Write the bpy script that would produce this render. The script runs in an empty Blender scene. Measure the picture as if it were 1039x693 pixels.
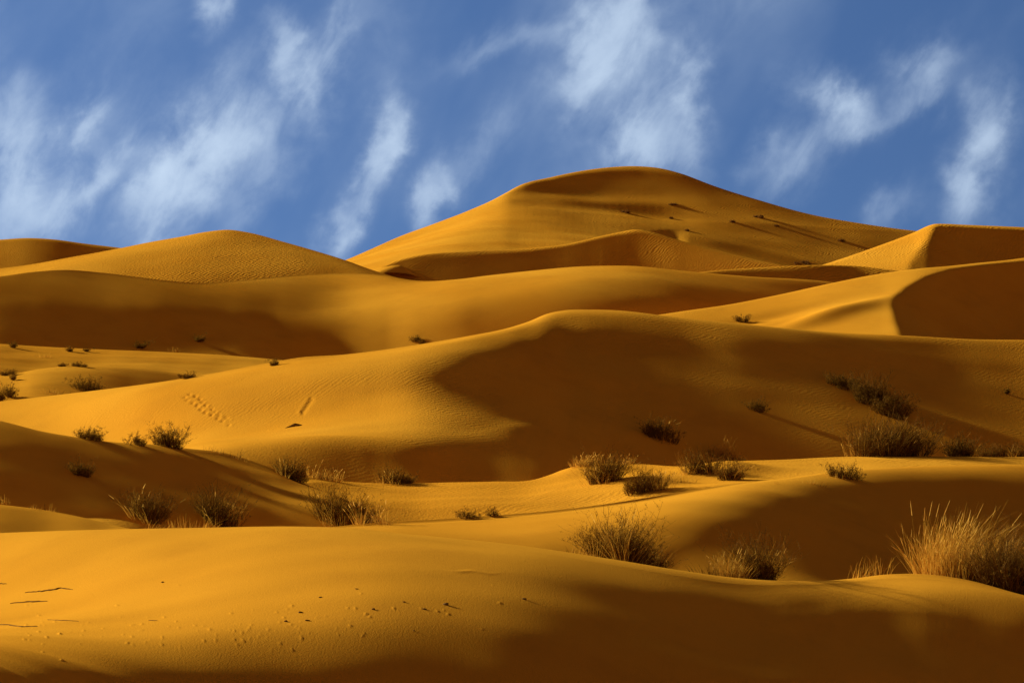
import bpy, math, random
import numpy as np

R = math.radians
scene = bpy.context.scene
COL = scene.collection

# ------------------------------------------------------------------ camera
# A level telephoto view; the eye is the world origin, +Y looks into the scene.
W_PX, CX, HZ = 1039.0, 519.5, 270.0
LENS = 85.0
F = LENS / 36.0 * W_PX                      # focal length in photograph pixels
cam_d = bpy.data.cameras.new("camera")
cam_d.lens = LENS
cam_d.sensor_width = 36.0
cam_d.shift_y = -(346.5 - HZ) / W_PX
cam_d.clip_start = 0.5
cam_d.clip_end = 20000.0
cam = bpy.data.objects.new("camera", cam_d)
cam.rotation_euler = (R(90), 0, 0)
COL.objects.link(cam)
scene.camera = cam

# ------------------------------------------------------------------ light
SUN_EL, SUN_BACK = 17.0, 33.0               # elevation; how far behind "due left" the sun stands
sun_dir = np.array([-math.cos(R(SUN_EL)) * math.cos(R(SUN_BACK)),
                    math.cos(R(SUN_EL)) * math.sin(R(SUN_BACK)),
                    math.sin(R(SUN_EL))])
sd_ = bpy.data.lights.new("sun", 'SUN')
sd_.energy = 5.0
sd_.angle = R(2.2)
sd_.color = (1.0, 0.975, 0.68)
sun = bpy.data.objects.new("sun", sd_)
from mathutils import Vector
sun.rotation_euler = Vector(sun_dir).to_track_quat('Z', 'Y').to_euler()
sun.location = (-200, 200, 150)
COL.objects.link(sun)

vs = scene.view_settings
vs.view_transform = 'Standard'
vs.look = 'None'
vs.gamma = 1.0
vs.exposure = 1.20
vs.use_curve_mapping = False

# ------------------------------------------------------------------ node helper
class NT:
    def __init__(self, tree):
        self.t = tree
        tree.nodes.clear()
    def n(self, kind, **kw):
        nd = self.t.nodes.new(kind)
        for k, v in kw.items():
            if k.startswith('i_'):
                key = k[2:]
                key = int(key) if key.isdigit() else key.replace('_', ' ')
                self.put(nd.inputs[key], v)
            else:
                setattr(nd, k, v)
        return nd
    def put(self, sock, v):
        if isinstance(v, bpy.types.NodeSocket):
            self.t.links.new(v, sock)
        elif isinstance(v, bpy.types.Node):
            self.t.links.new(v.outputs[0], sock)
        else:
            sock.default_value = v
    def m(self, op, a, b=0.0, c=0.0, clamp=False):
        nd = self.t.nodes.new('ShaderNodeMath')
        nd.operation = op
        nd.use_clamp = clamp
        self.put(nd.inputs[0], a); self.put(nd.inputs[1], b); self.put(nd.inputs[2], c)
        return nd.outputs[0]
    def ss(self, x, a, b):                   # smoothstep of x between a and b
        nd = self.t.nodes.new('ShaderNodeMapRange')
        nd.interpolation_type = 'SMOOTHSTEP'
        self.put(nd.inputs[0], x)
        nd.inputs[1].default_value = a; nd.inputs[2].default_value = b
        return nd.outputs[0]
    def mix(self, f, a, b, blend='MIX'):
        nd = self.t.nodes.new('ShaderNodeMix')
        nd.data_type = 'RGBA'; nd.blend_type = blend
        self.put(nd.inputs[0], f); self.put(nd.inputs[6], a); self.put(nd.inputs[7], b)
        return nd.outputs[2]
    def noise(self, vec, scale, detail=3, rough=0.5, dist=0.0):
        nd = self.t.nodes.new('ShaderNodeTexNoise')
        self.put(nd.inputs['Vector'], vec)
        nd.inputs['Scale'].default_value = scale
        nd.inputs['Detail'].default_value = detail
        nd.inputs['Roughness'].default_value = rough
        nd.inputs['Distortion'].default_value = dist
        return nd.outputs['Fac']

# ------------------------------------------------------------------ sky with wisps of cirrus
world = bpy.data.worlds.new("World")
scene.world = world
world.use_nodes = True
w = NT(world.node_tree)
geo = w.n('ShaderNodeTexCoord')
dirv = geo.outputs['Generated']
sep = w.n('ShaderNodeSeparateXYZ', i_0=dirv)
X, Y, Z = sep.outputs[0], sep.outputs[1], sep.outputs[2]
# the air is dry and clear: the deep blue reaches down to the skyline
zr = w.m('ADD', w.m('MULTIPLY', w.m('MAXIMUM', Z, 0.0), 0.75), 0.30)
comb = w.n('ShaderNodeCombineXYZ', i_0=X, i_1=Y, i_2=zr)
nrm = w.n('ShaderNodeVectorMath', operation='NORMALIZE', i_0=comb.outputs[0])
sky = w.n('ShaderNodeTexSky', sky_type='NISHITA', sun_disc=False)
sky.sun_elevation = R(SUN_EL)
sky.sun_rotation = math.atan2(sun_dir[0], sun_dir[1])
sky.altitude = 700.0
sky.air_density = 1.0
sky.dust_density = 0.6
sky.ozone_density = 1.5
w.put(sky.inputs['Vector'], nrm.outputs[0])
SKY_TINT = (0.272, 0.368, 0.545, 1)
col = w.mix(1.0, sky.outputs[0], SKY_TINT, 'MULTIPLY')

# cirrus, laid out by direction: a = azimuth tangent, b = elevation tangent
ysafe = w.m('MAXIMUM', Y, 0.05)
A_ = w.m('DIVIDE', X, ysafe)
B_ = w.m('DIVIDE', Z, ysafe)
front = w.ss(Y, 0.3, 0.7)
cv = w.n('ShaderNodeCombineXYZ', i_0=A_, i_1=B_, i_2=0.0)
# the wisps lean: shear the noise domain so that streaks run up to the right
shx = w.m('SUBTRACT', A_, w.m('MULTIPLY', B_, 0.45))
cs = w.n('ShaderNodeCombineXYZ', i_0=w.m('MULTIPLY', shx, 1.45), i_1=w.m('MULTIPLY', B_, 0.9), i_2=0.37)
warp = w.noise(cv.outputs[0], 22.0, 3, 0.55)
warp2 = w.noise(cs.outputs[0], 17.0, 3, 0.5)
wfine = w.noise(cv.outputs[0], 75.0, 5, 0.6)
wfine2 = w.noise(cs.outputs[0], 90.0, 5, 0.6)
Aw = w.m('ADD', A_, w.m('MULTIPLY', w.m('ADD', w.m('SUBTRACT', warp, 0.5), w.m('MULTIPLY', w.m('SUBTRACT', wfine, 0.5), 0.42)), 0.034))
Bw = w.m('ADD', B_, w.m('MULTIPLY', w.m('ADD', w.m('SUBTRACT', warp2, 0.5), w.m('MULTIPLY', w.m('SUBTRACT', wfine2, 0.5), 0.40)), 0.040))
# (px, py, half length, half width, lean in degrees from upright to the right, weight)
CLOUDS = [
    (172, 185, 52, 20, 35, .95), (225, 150, 52, 22, 60, .62), (200, 198, 42, 20, 30, .36), (300, 75, 42, 13, -20, .50), (330, 60, 46, 16, 25, .38),
    (240, 100, 42, 20, 40, .22), (75, 125, 32, 14, 45, .42), (20, 165, 36, 22, 0, .42), (95, 185, 52, 14, 50, .45), (40, 200, 50, 30, 10, .34),
    (265, 190, 62, 25, 25, .25), (222, 8, 28, 14, 5, .52), (10, 110, 30, 25, 30, .25),
    (392, 131, 40, 15, -5, .80), (371, 192, 46, 12, 30, .42), (350, 230, 26, 14, 40, .34), (442, 196, 34, 13, 0, .52), (490, 155, 62, 16, 45, .20),
    (601, 54, 36, 30, 0, .66), (640, 31, 30, 22, 0, .46), (586, 85, 32, 18, 15, .36), (698, 92, 37, 18, 5, .52), (659, 111, 60, 30, 0, .27),
    (640, 158, 24, 22, 0, .62), (690, 150, 50, 20, 0, .20), (505, 46, 50, 14, 80, .22), (382, 27, 45, 30, 20, .12),
    (846, 97, 36, 19, -52, .74), (833, 139, 50, 20, 45, .30), (784, 172, 36, 16, 40, .22), (938, 71, 33, 24, 70, .40), (915, 109, 40, 14, 60, .20),
    (998, 146, 46, 20, 5, .52), (983, 195, 46, 22, 10, .36), (904, 221, 32, 16, 40, .22), (130, 40, 60, 25, 45, .06), (70, 180, 120, 60, 60, .22), (630, 100, 120, 70, 10, .14), (240, 140, 110, 50, 40, .14),
    # beyond the frame
    (-140, 130, 120, 50, 40, .6), (-320, 60, 150, 40, 50, .5), (1170, 110, 110, 45, 25, .6), (1330, 40, 140, 50, 40, .5),
    (300, -180, 160, 60, 50, .5), (800, -160, 170, 60, 40, .5),
]
dens = None
for (px, py, hl, hw, lean, wt) in CLOUDS:
    a0, b0 = (px - CX) / F, (HZ - py) / F
    c, s = math.cos(R(lean)), math.sin(R(lean))
    da = w.m('SUBTRACT', Aw, a0); db = w.m('SUBTRACT', Bw, b0)
    along = w.m('DIVIDE', w.m('ADD', w.m('MULTIPLY', da, s), w.m('MULTIPLY', db, c)), hl * 1.08 / F)
    across = w.m('DIVIDE', w.m('SUBTRACT', w.m('MULTIPLY', da, c), w.m('MULTIPLY', db, s)), hw * 1.08 / F)
    r2 = w.m('ADD', w.m('MULTIPLY', along, along), w.m('MULTIPLY', across, across))
    g = w.m('MULTIPLY', w.m('POWER', 2.718, w.m('MULTIPLY', r2, -1.0)), wt)
    dens = g if dens is None else w.m('ADD', dens, g)
fib = w.noise(cs.outputs[0], 38.0, 7, 0.55, 0.5)
fib2 = w.noise(cv.outputs[0], 30.0, 6, 0.55)
tex = w.m('ADD', w.m('MULTIPLY', fib, 0.8), w.m('MULTIPLY', fib2, 0.7))
dens = w.m('MULTIPLY', dens, w.m('ADD', 0.34, w.m('MULTIPLY', w.ss(tex, 0.48, 0.98), 1.15)))
dens = w.m('ADD', w.m('MULTIPLY', dens, 0.80), w.m('MULTIPLY', w.ss(dens, 0.10, 0.95), 0.20))
veil = w.m('MULTIPLY', w.ss(w.noise(cs.outputs[0], 9.0, 4, 0.55), 0.45, 0.80), 0.10)
dens = w.m('MULTIPLY', w.m('ADD', dens, veil), front)
dens = w.m('MULTIPLY', w.m('SUBTRACT', 1.0, w.m('POWER', 2.718, w.m('MULTIPLY', dens, -1.15))), 1.0, clamp=True)
CLOUD_COL = (3.7, 4.55, 5.6, 1)
col = w.mix(dens, col, CLOUD_COL)
# away from the view the sky changes tint, towards the zenith and behind the camera
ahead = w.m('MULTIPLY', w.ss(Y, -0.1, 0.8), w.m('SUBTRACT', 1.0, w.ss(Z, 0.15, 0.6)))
# that unseen sky is tinted rose, added as warm fill for the shadows
warm_fill = w.mix(1.0, sky.outputs[0], (0.64, 0.28, 0.17, 1), 'MULTIPLY')
col = w.mix(ahead, warm_fill, col)
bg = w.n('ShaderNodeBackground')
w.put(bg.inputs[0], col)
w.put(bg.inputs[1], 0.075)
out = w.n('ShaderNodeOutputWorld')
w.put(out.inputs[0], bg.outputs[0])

# ------------------------------------------------------------------ sand
def sand_material(name, ripple, grain, strength, gstrength, cell):
    m = bpy.data.materials.new(name)
    m.use_nodes = True
    t = NT(m.node_tree)
    pos = t.n('ShaderNodeTexCoord').outputs['Object']
    big = t.noise(pos, 0.05, 4, 0.55)
    mid = t.noise(pos, cell, 4, 0.6)
    fine = t.noise(pos, grain, 2, 0.6)
    c = t.mix(t.ss(big, 0.3, 0.7), (0.650, 0.268, 0.020, 1), (0.71, 0.318, 0.028, 1))
    c = t.mix(t.m('MULTIPLY', t.ss(mid, 0.45, 0.8), 0.35), c, (0.50, 0.20, 0.020, 1))
    c = t.mix(t.m('MULTIPLY', t.ss(fine, 0.55, 0.75), 0.30), c, (0.46, 0.18, 0.016, 1))
    # wind ripples run across the wind, bending with a slow noise
    wv = t.n('ShaderNodeTexWave', wave_type='BANDS', bands_direction='X', wave_profile='SIN')
    rot = t.n('ShaderNodeMapping')
    t.put(rot.inputs[0], pos)
    rot.inputs['Rotation'].default_value = (0, 0, R(38))
    t.put(wv.inputs['Vector'], rot.outputs[0])
    wv.inputs['Scale'].default_value = ripple
    wv.inputs['Distortion'].default_value = 9.0
    wv.inputs['Detail'].default_value = 2.0
    wv.inputs['Detail Scale'].default_value = 0.6
    patch = t.ss(t.noise(pos, cell * 0.6, 3, 0.5), 0.36, 0.60)
    b1 = t.n('ShaderNodeBump')
    b1.inputs['Distance'].default_value = 0.35 / ripple
    t.put(b1.inputs['Strength'], t.m('MULTIPLY', patch, strength))
    t.put(b1.inputs['Height'], wv.outputs['Fac'])
    b2 = t.n('ShaderNodeBump')
    b2.inputs['Strength'].default_value = gstrength
    b2.inputs['Distance'].default_value = 0.6 / grain
    t.put(b2.inputs['Height'], fine)
    t.put(b2.inputs['Normal'], b1.outputs[0])
    p = t.n('ShaderNodeBsdfPrincipled')
    t.put(p.inputs['Base Color'], c)
    p.inputs['Roughness'].default_value = 0.95
    p.inputs['Specular IOR Level'].default_value = 0.0
    p.inputs['Diffuse Roughness'].default_value = 0.3
    t.put(p.inputs['Normal'], b2.outputs[0])
    o = t.n('ShaderNodeOutputMaterial')
    t.put(o.inputs[0], p.outputs[0])
    return m

SAND_NEAR = sand_material("sand_near", 2.2, 48.0, 0.007, 0.42, 0.6)
SAND_MID = sand_material("sand_mid", 0.9, 9.0, 0.05, 0.38, 0.25)
SAND_FAR = sand_material("sand_far", 0.42, 2.6, 0.15, 0.50, 0.08)

# ------------------------------------------------------------------ dune shapes
def cubic(xs, ys, x):
    """Monotone (Fritsch-Carlson) cubic through the points, flat ends."""
    xs = np.asarray(xs, float); ys = np.asarray(ys, float)
    h = np.diff(xs); dl = np.diff(ys) / h
    n = len(xs)
    m = np.zeros(n)
    m[0], m[-1] = dl[0], dl[-1]
    m[1:-1] = (dl[:-1] * h[1:] + dl[1:] * h[:-1]) / (h[:-1] + h[1:])   # C1, allows gentle overshoot
    xx = np.clip(x, xs[0], xs[-1])
    i = np.clip(np.searchsorted(xs, xx) - 1, 0, n - 2)
    t = (xx - xs[i]) / h[i]
    h00 = 2*t**3 - 3*t**2 + 1; h10 = t**3 - 2*t**2 + t
    h01 = -2*t**3 + 3*t**2; h11 = t**3 - t**2
    return h00*ys[i] + h10*h[i]*m[i] + h01*ys[i+1] + h11*h[i]*m[i+1]

def blend_rows(kx, D, px):
    """Hermite blend across the keyed cross-sections, without plateaus at the keys."""
    n = len(kx)
    h = np.diff(kx)
    if n > 5 and np.ptp(h) < 1e-6:                # evenly keyed: a uniform cubic B-spline, smooth in curvature too
        q = np.clip((px-kx[0])/h[0], 0, n-1-1e-6)
        i = np.floor(q).astype(int); t = q-i
        P = lambda j: np.take_along_axis(D, np.clip(i+j, 0, n-1)[None], 0)[0]
        return ((1-t)**3*P(-1)+(3*t**3-6*t**2+4)*P(0)+(-3*t**3+3*t**2+3*t+1)*P(1)+t**3*P(2))/6
    dl = [(D[k+1]-D[k])/h[k] for k in range(n-1)]
    m = [0.6*dl[0]] + [(dl[k-1]*h[k]+dl[k]*h[k-1])/(h[k]+h[k-1]) for k in range(1, n-1)] + [0.6*dl[-1]]
    m = np.stack(m)
    xx = np.clip(px, kx[0]-0.5*h[0], kx[-1]+0.5*h[-1])
    i = np.clip(np.searchsorted(kx, xx)-1, 0, n-2)
    t = (xx-kx[i])/h[i]
    tc = np.clip(t, 0, 1)
    g = lambda A, j: np.take_along_axis(A, j[None], 0)[0]
    y0, y1, m0, m1 = g(D, i), g(D, i+1), g(m, i)*h[i], g(m, i+1)*h[i]
    r = (2*tc**3-3*tc**2+1)*y0+(tc**3-2*tc**2+tc)*m0+(-2*tc**3+3*tc**2)*y1+(tc**3-tc**2)*m1
    # beyond the outer keys the trend dies away smoothly over half a key spacing
    e0 = np.clip(-t, 0, .5); e1 = np.clip(t-1, 0, .5)
    return np.maximum(r-m0*(e0-e0*e0)+m1*(e1-e1*e1), 0)

def softplus(x, wd):
    return wd * np.logaddexp(0.0, x / wd)

def signed_dist(x, y, P):
    """Distance to the polyline P (plan view), positive on its left-hand side when walking along it."""
    best = np.full(x.shape, 1e18); sgn = np.ones(x.shape)
    for k in range(len(P) - 1):
        ax, ay = P[k]; bx, by = P[k+1]
        ex, ey = bx-ax, by-ay
        L2 = ex*ex + ey*ey
        t = ((x-ax)*ex + (y-ay)*ey) / L2
        lo = -1e9 if k == 0 else 0.0
        hi = 1e9 if k == len(P) - 2 else 1.0
        t = np.clip(t, lo, hi)
        dx, dy = x-(ax+t*ex), y-(ay+t*ey)
        d2 = dx*dx + dy*dy
        s = np.where(ex*(y-ay) - ey*(x-ax) >= 0, 1.0, -1.0)
        up = d2 < best - 1e-9
        best = np.where(up, d2, best); sgn = np.where(up, s, sgn)
    return np.sqrt(best) * sgn

_rng = np.random.RandomState(5)
_WAVES = [(_rng.uniform(-1, 1), _rng.uniform(-1, 1), _rng.uniform(0, 6.28)) for _ in range(14)]
def undulate(x, y, wl):
    z = 0
    for k, (a, b, p) in enumerate(_WAVES):
        s = 6.28 / (wl * (0.6 + 0.12 * k))
        z = z + np.sin(x*s*(a+.15) + y*s*b*1.3 + p) * (0.4 + 0.05*k)
    return z / 4.0

FLOOR = -17.0
class Dune:
    def __init__(self, crest, front, back=((0, 0), (3, 8), (10, 11), (30, 12)), carves=(), bumps=(), wob=0.0, wl=12.0, details=None, reach=60, behind=40, floor=FLOOR, smooth=None):
        self.smooth = smooth
        self.crest = crest
        self.cu = [(p[0]-CX)/F for p in crest]
        self.front = front; self.back = back
        self.reach, self.behind = reach, behind
        self.wob, self.wl = wob, wl
        self.details = details
        self.floor = floor
        self.carves = []; self.bumps = []
        for (pts, k, soft, length, side) in carves:       # traced brinks of slip faces -> plan-view curves
            P = [self.unproject(px, py) for px, py in pts]
            self.carves.append((P, math.tan(R(k)), soft, length, side))
        for b in bumps:                                   # (px, py, rx, ry, height, angle) swells and hollows in metres
            x, y = self.unproject(b[0], b[1])
            self.bumps.append((x, y) + tuple(b[2:]))
    def crest_at(self, u):
        py = cubic(self.cu, [p[1] for p in self.crest], u)
        Yc = cubic(self.cu, [p[2] for p in self.crest], u)
        return py, Yc
    def drop(self, prof, d, v, sign):
        ds = np.array([p[0] for p in prof], float); th = np.array([math.tan(R(p[1])) for p in prof])
        ds = np.append(ds, ds[-1] + 400); th = np.append(th, th[-1])
        cum = np.concatenate([[0], np.cumsum(np.diff(ds)*(th[1:]+th[:-1])/2)])
        i = np.clip(np.searchsorted(ds, d, side='right')-1, 0, len(ds)-2)
        t = d-ds[i]
        sl = (th[i+1]-th[i])/(ds[i+1]-ds[i])
        return cum[i] + th[i]*t + .5*sl*t*t
    def height(self, u, Yv, raw=False):
        u = np.asarray(u, float); Yv = np.asarray(Yv, float)
        py, Yc = self.crest_at(u)
        v = (py-HZ)/F
        d = Yc-Yv
        px = u*F+CX
        df = np.maximum(d, 0); db = np.maximum(-d, 0)
        ks = self.front
        drops = [self.drop(k[1], df, v, 1) for k in ks]
        if len(ks) == 1:
            dr = drops[0]
        else:
            kx = np.array([k[0] for k in ks], float)
            D = np.stack([np.broadcast_to(q, px.shape) for q in drops])
            dr = blend_rows(kx, D, px)
        zc = -v*Yc
        # near the crest the surface is tangent to the line of sight and rounds over
        if self.smooth:
            # the small shapes of the crest die away down the face
            sg, L = self.smooth
            tp = np.arange(-300, 1340, 8.0); tu = (tp-CX)/F
            tpy, tY = self.crest_at(tu)
            tz = -(tpy-HZ)/F*tY
            kk = np.exp(-.5*(np.arange(-30, 31)*8.0/sg)**2); kk /= kk.sum()
            tz = np.convolve(np.pad(tz, 30, mode='reflect', reflect_type='odd'), kk, mode='valid')
            zs = np.interp(u, tu, tz)
            dr = dr + (zc-zs)*(1-np.exp(-df/L))
        zf = zc - dr + v*np.minimum(df, 0.8)*np.exp(-df/0.8)
        zb = zc - np.maximum(self.drop(self.back, db, v, -1), v*db + 0.012*db)
        z = np.where(d >= 0, zf, zb)
        if raw:
            return z
        x = u*Yv
        fade = 1-np.exp(-df/ (0.02*Yc))
        for cv in self.carves:
            P, k, soft, length, side = cv[:5]
            s = signed_dist(x, Yv, P)*side
            s = softplus(s, soft)
            amt = k*length*(1-np.exp(-s/length)) if length else k*s
            if len(cv) > 5:                               # dies out between two columns
                mt = np.clip((px-cv[5])/(cv[6]-cv[5]), 0, 1); amt = amt*(1-mt*mt*(3-2*mt))
            z = z-amt*np.where(d > -0.5, 1.0, np.exp(-np.maximum(-d-.5, 0)/6))
        for (bx, by, rx, ry, hh, an) in self.bumps:
            c, s = math.cos(R(an)), math.sin(R(an))
            dx, dy = x-bx, Yv-by
            q = ((dx*c+dy*s)/rx)**2 + ((-dx*s+dy*c)/ry)**2
            z = z + hh*np.exp(-q)*fade
        if self.wob:
            z = z + self.wob*undulate(x, Yv, self.wl)*fade
        if self.details is not None:
            z = z + self.details(px, Yv, x, z)
        e = 1.5
        z = self.floor + softplus(z-self.floor, e)
        return z
    def unproject(self, px, py):
        u = (px-CX)/F
        c_py, Yc = self.crest_at(np.array([u]))
        Ys = np.linspace(float(Yc[0]), max(float(Yc[0])-self.reach, 2), 3000)
        z = self.height(np.full(3000, u), Ys, raw=True)
        pyy = HZ - z/Ys*F
        hit = np.nonzero(pyy >= py)[0]
        Yh = Ys[hit[0]] if len(hit) else Ys[-1]
        return (u*Yh, Yh)

# FIT-BEGIN
HOLLOW = [(352, 300), (366, 289), (380, 280.5), (404, 268.5), (424, 263.5), (475, 259), (542, 256), (576, 252), (609, 244.5), (645, 237.5), (690, 236), (760, 232)]
BRINK = [(700, 181), (650, 173.5), (620, 174.2), (592, 177.8), (559, 184.5), (530, 192), (516, 198.5), (513, 202), (518, 207), (535, 211), (575, 216), (640, 221), (720, 226)]
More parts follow.
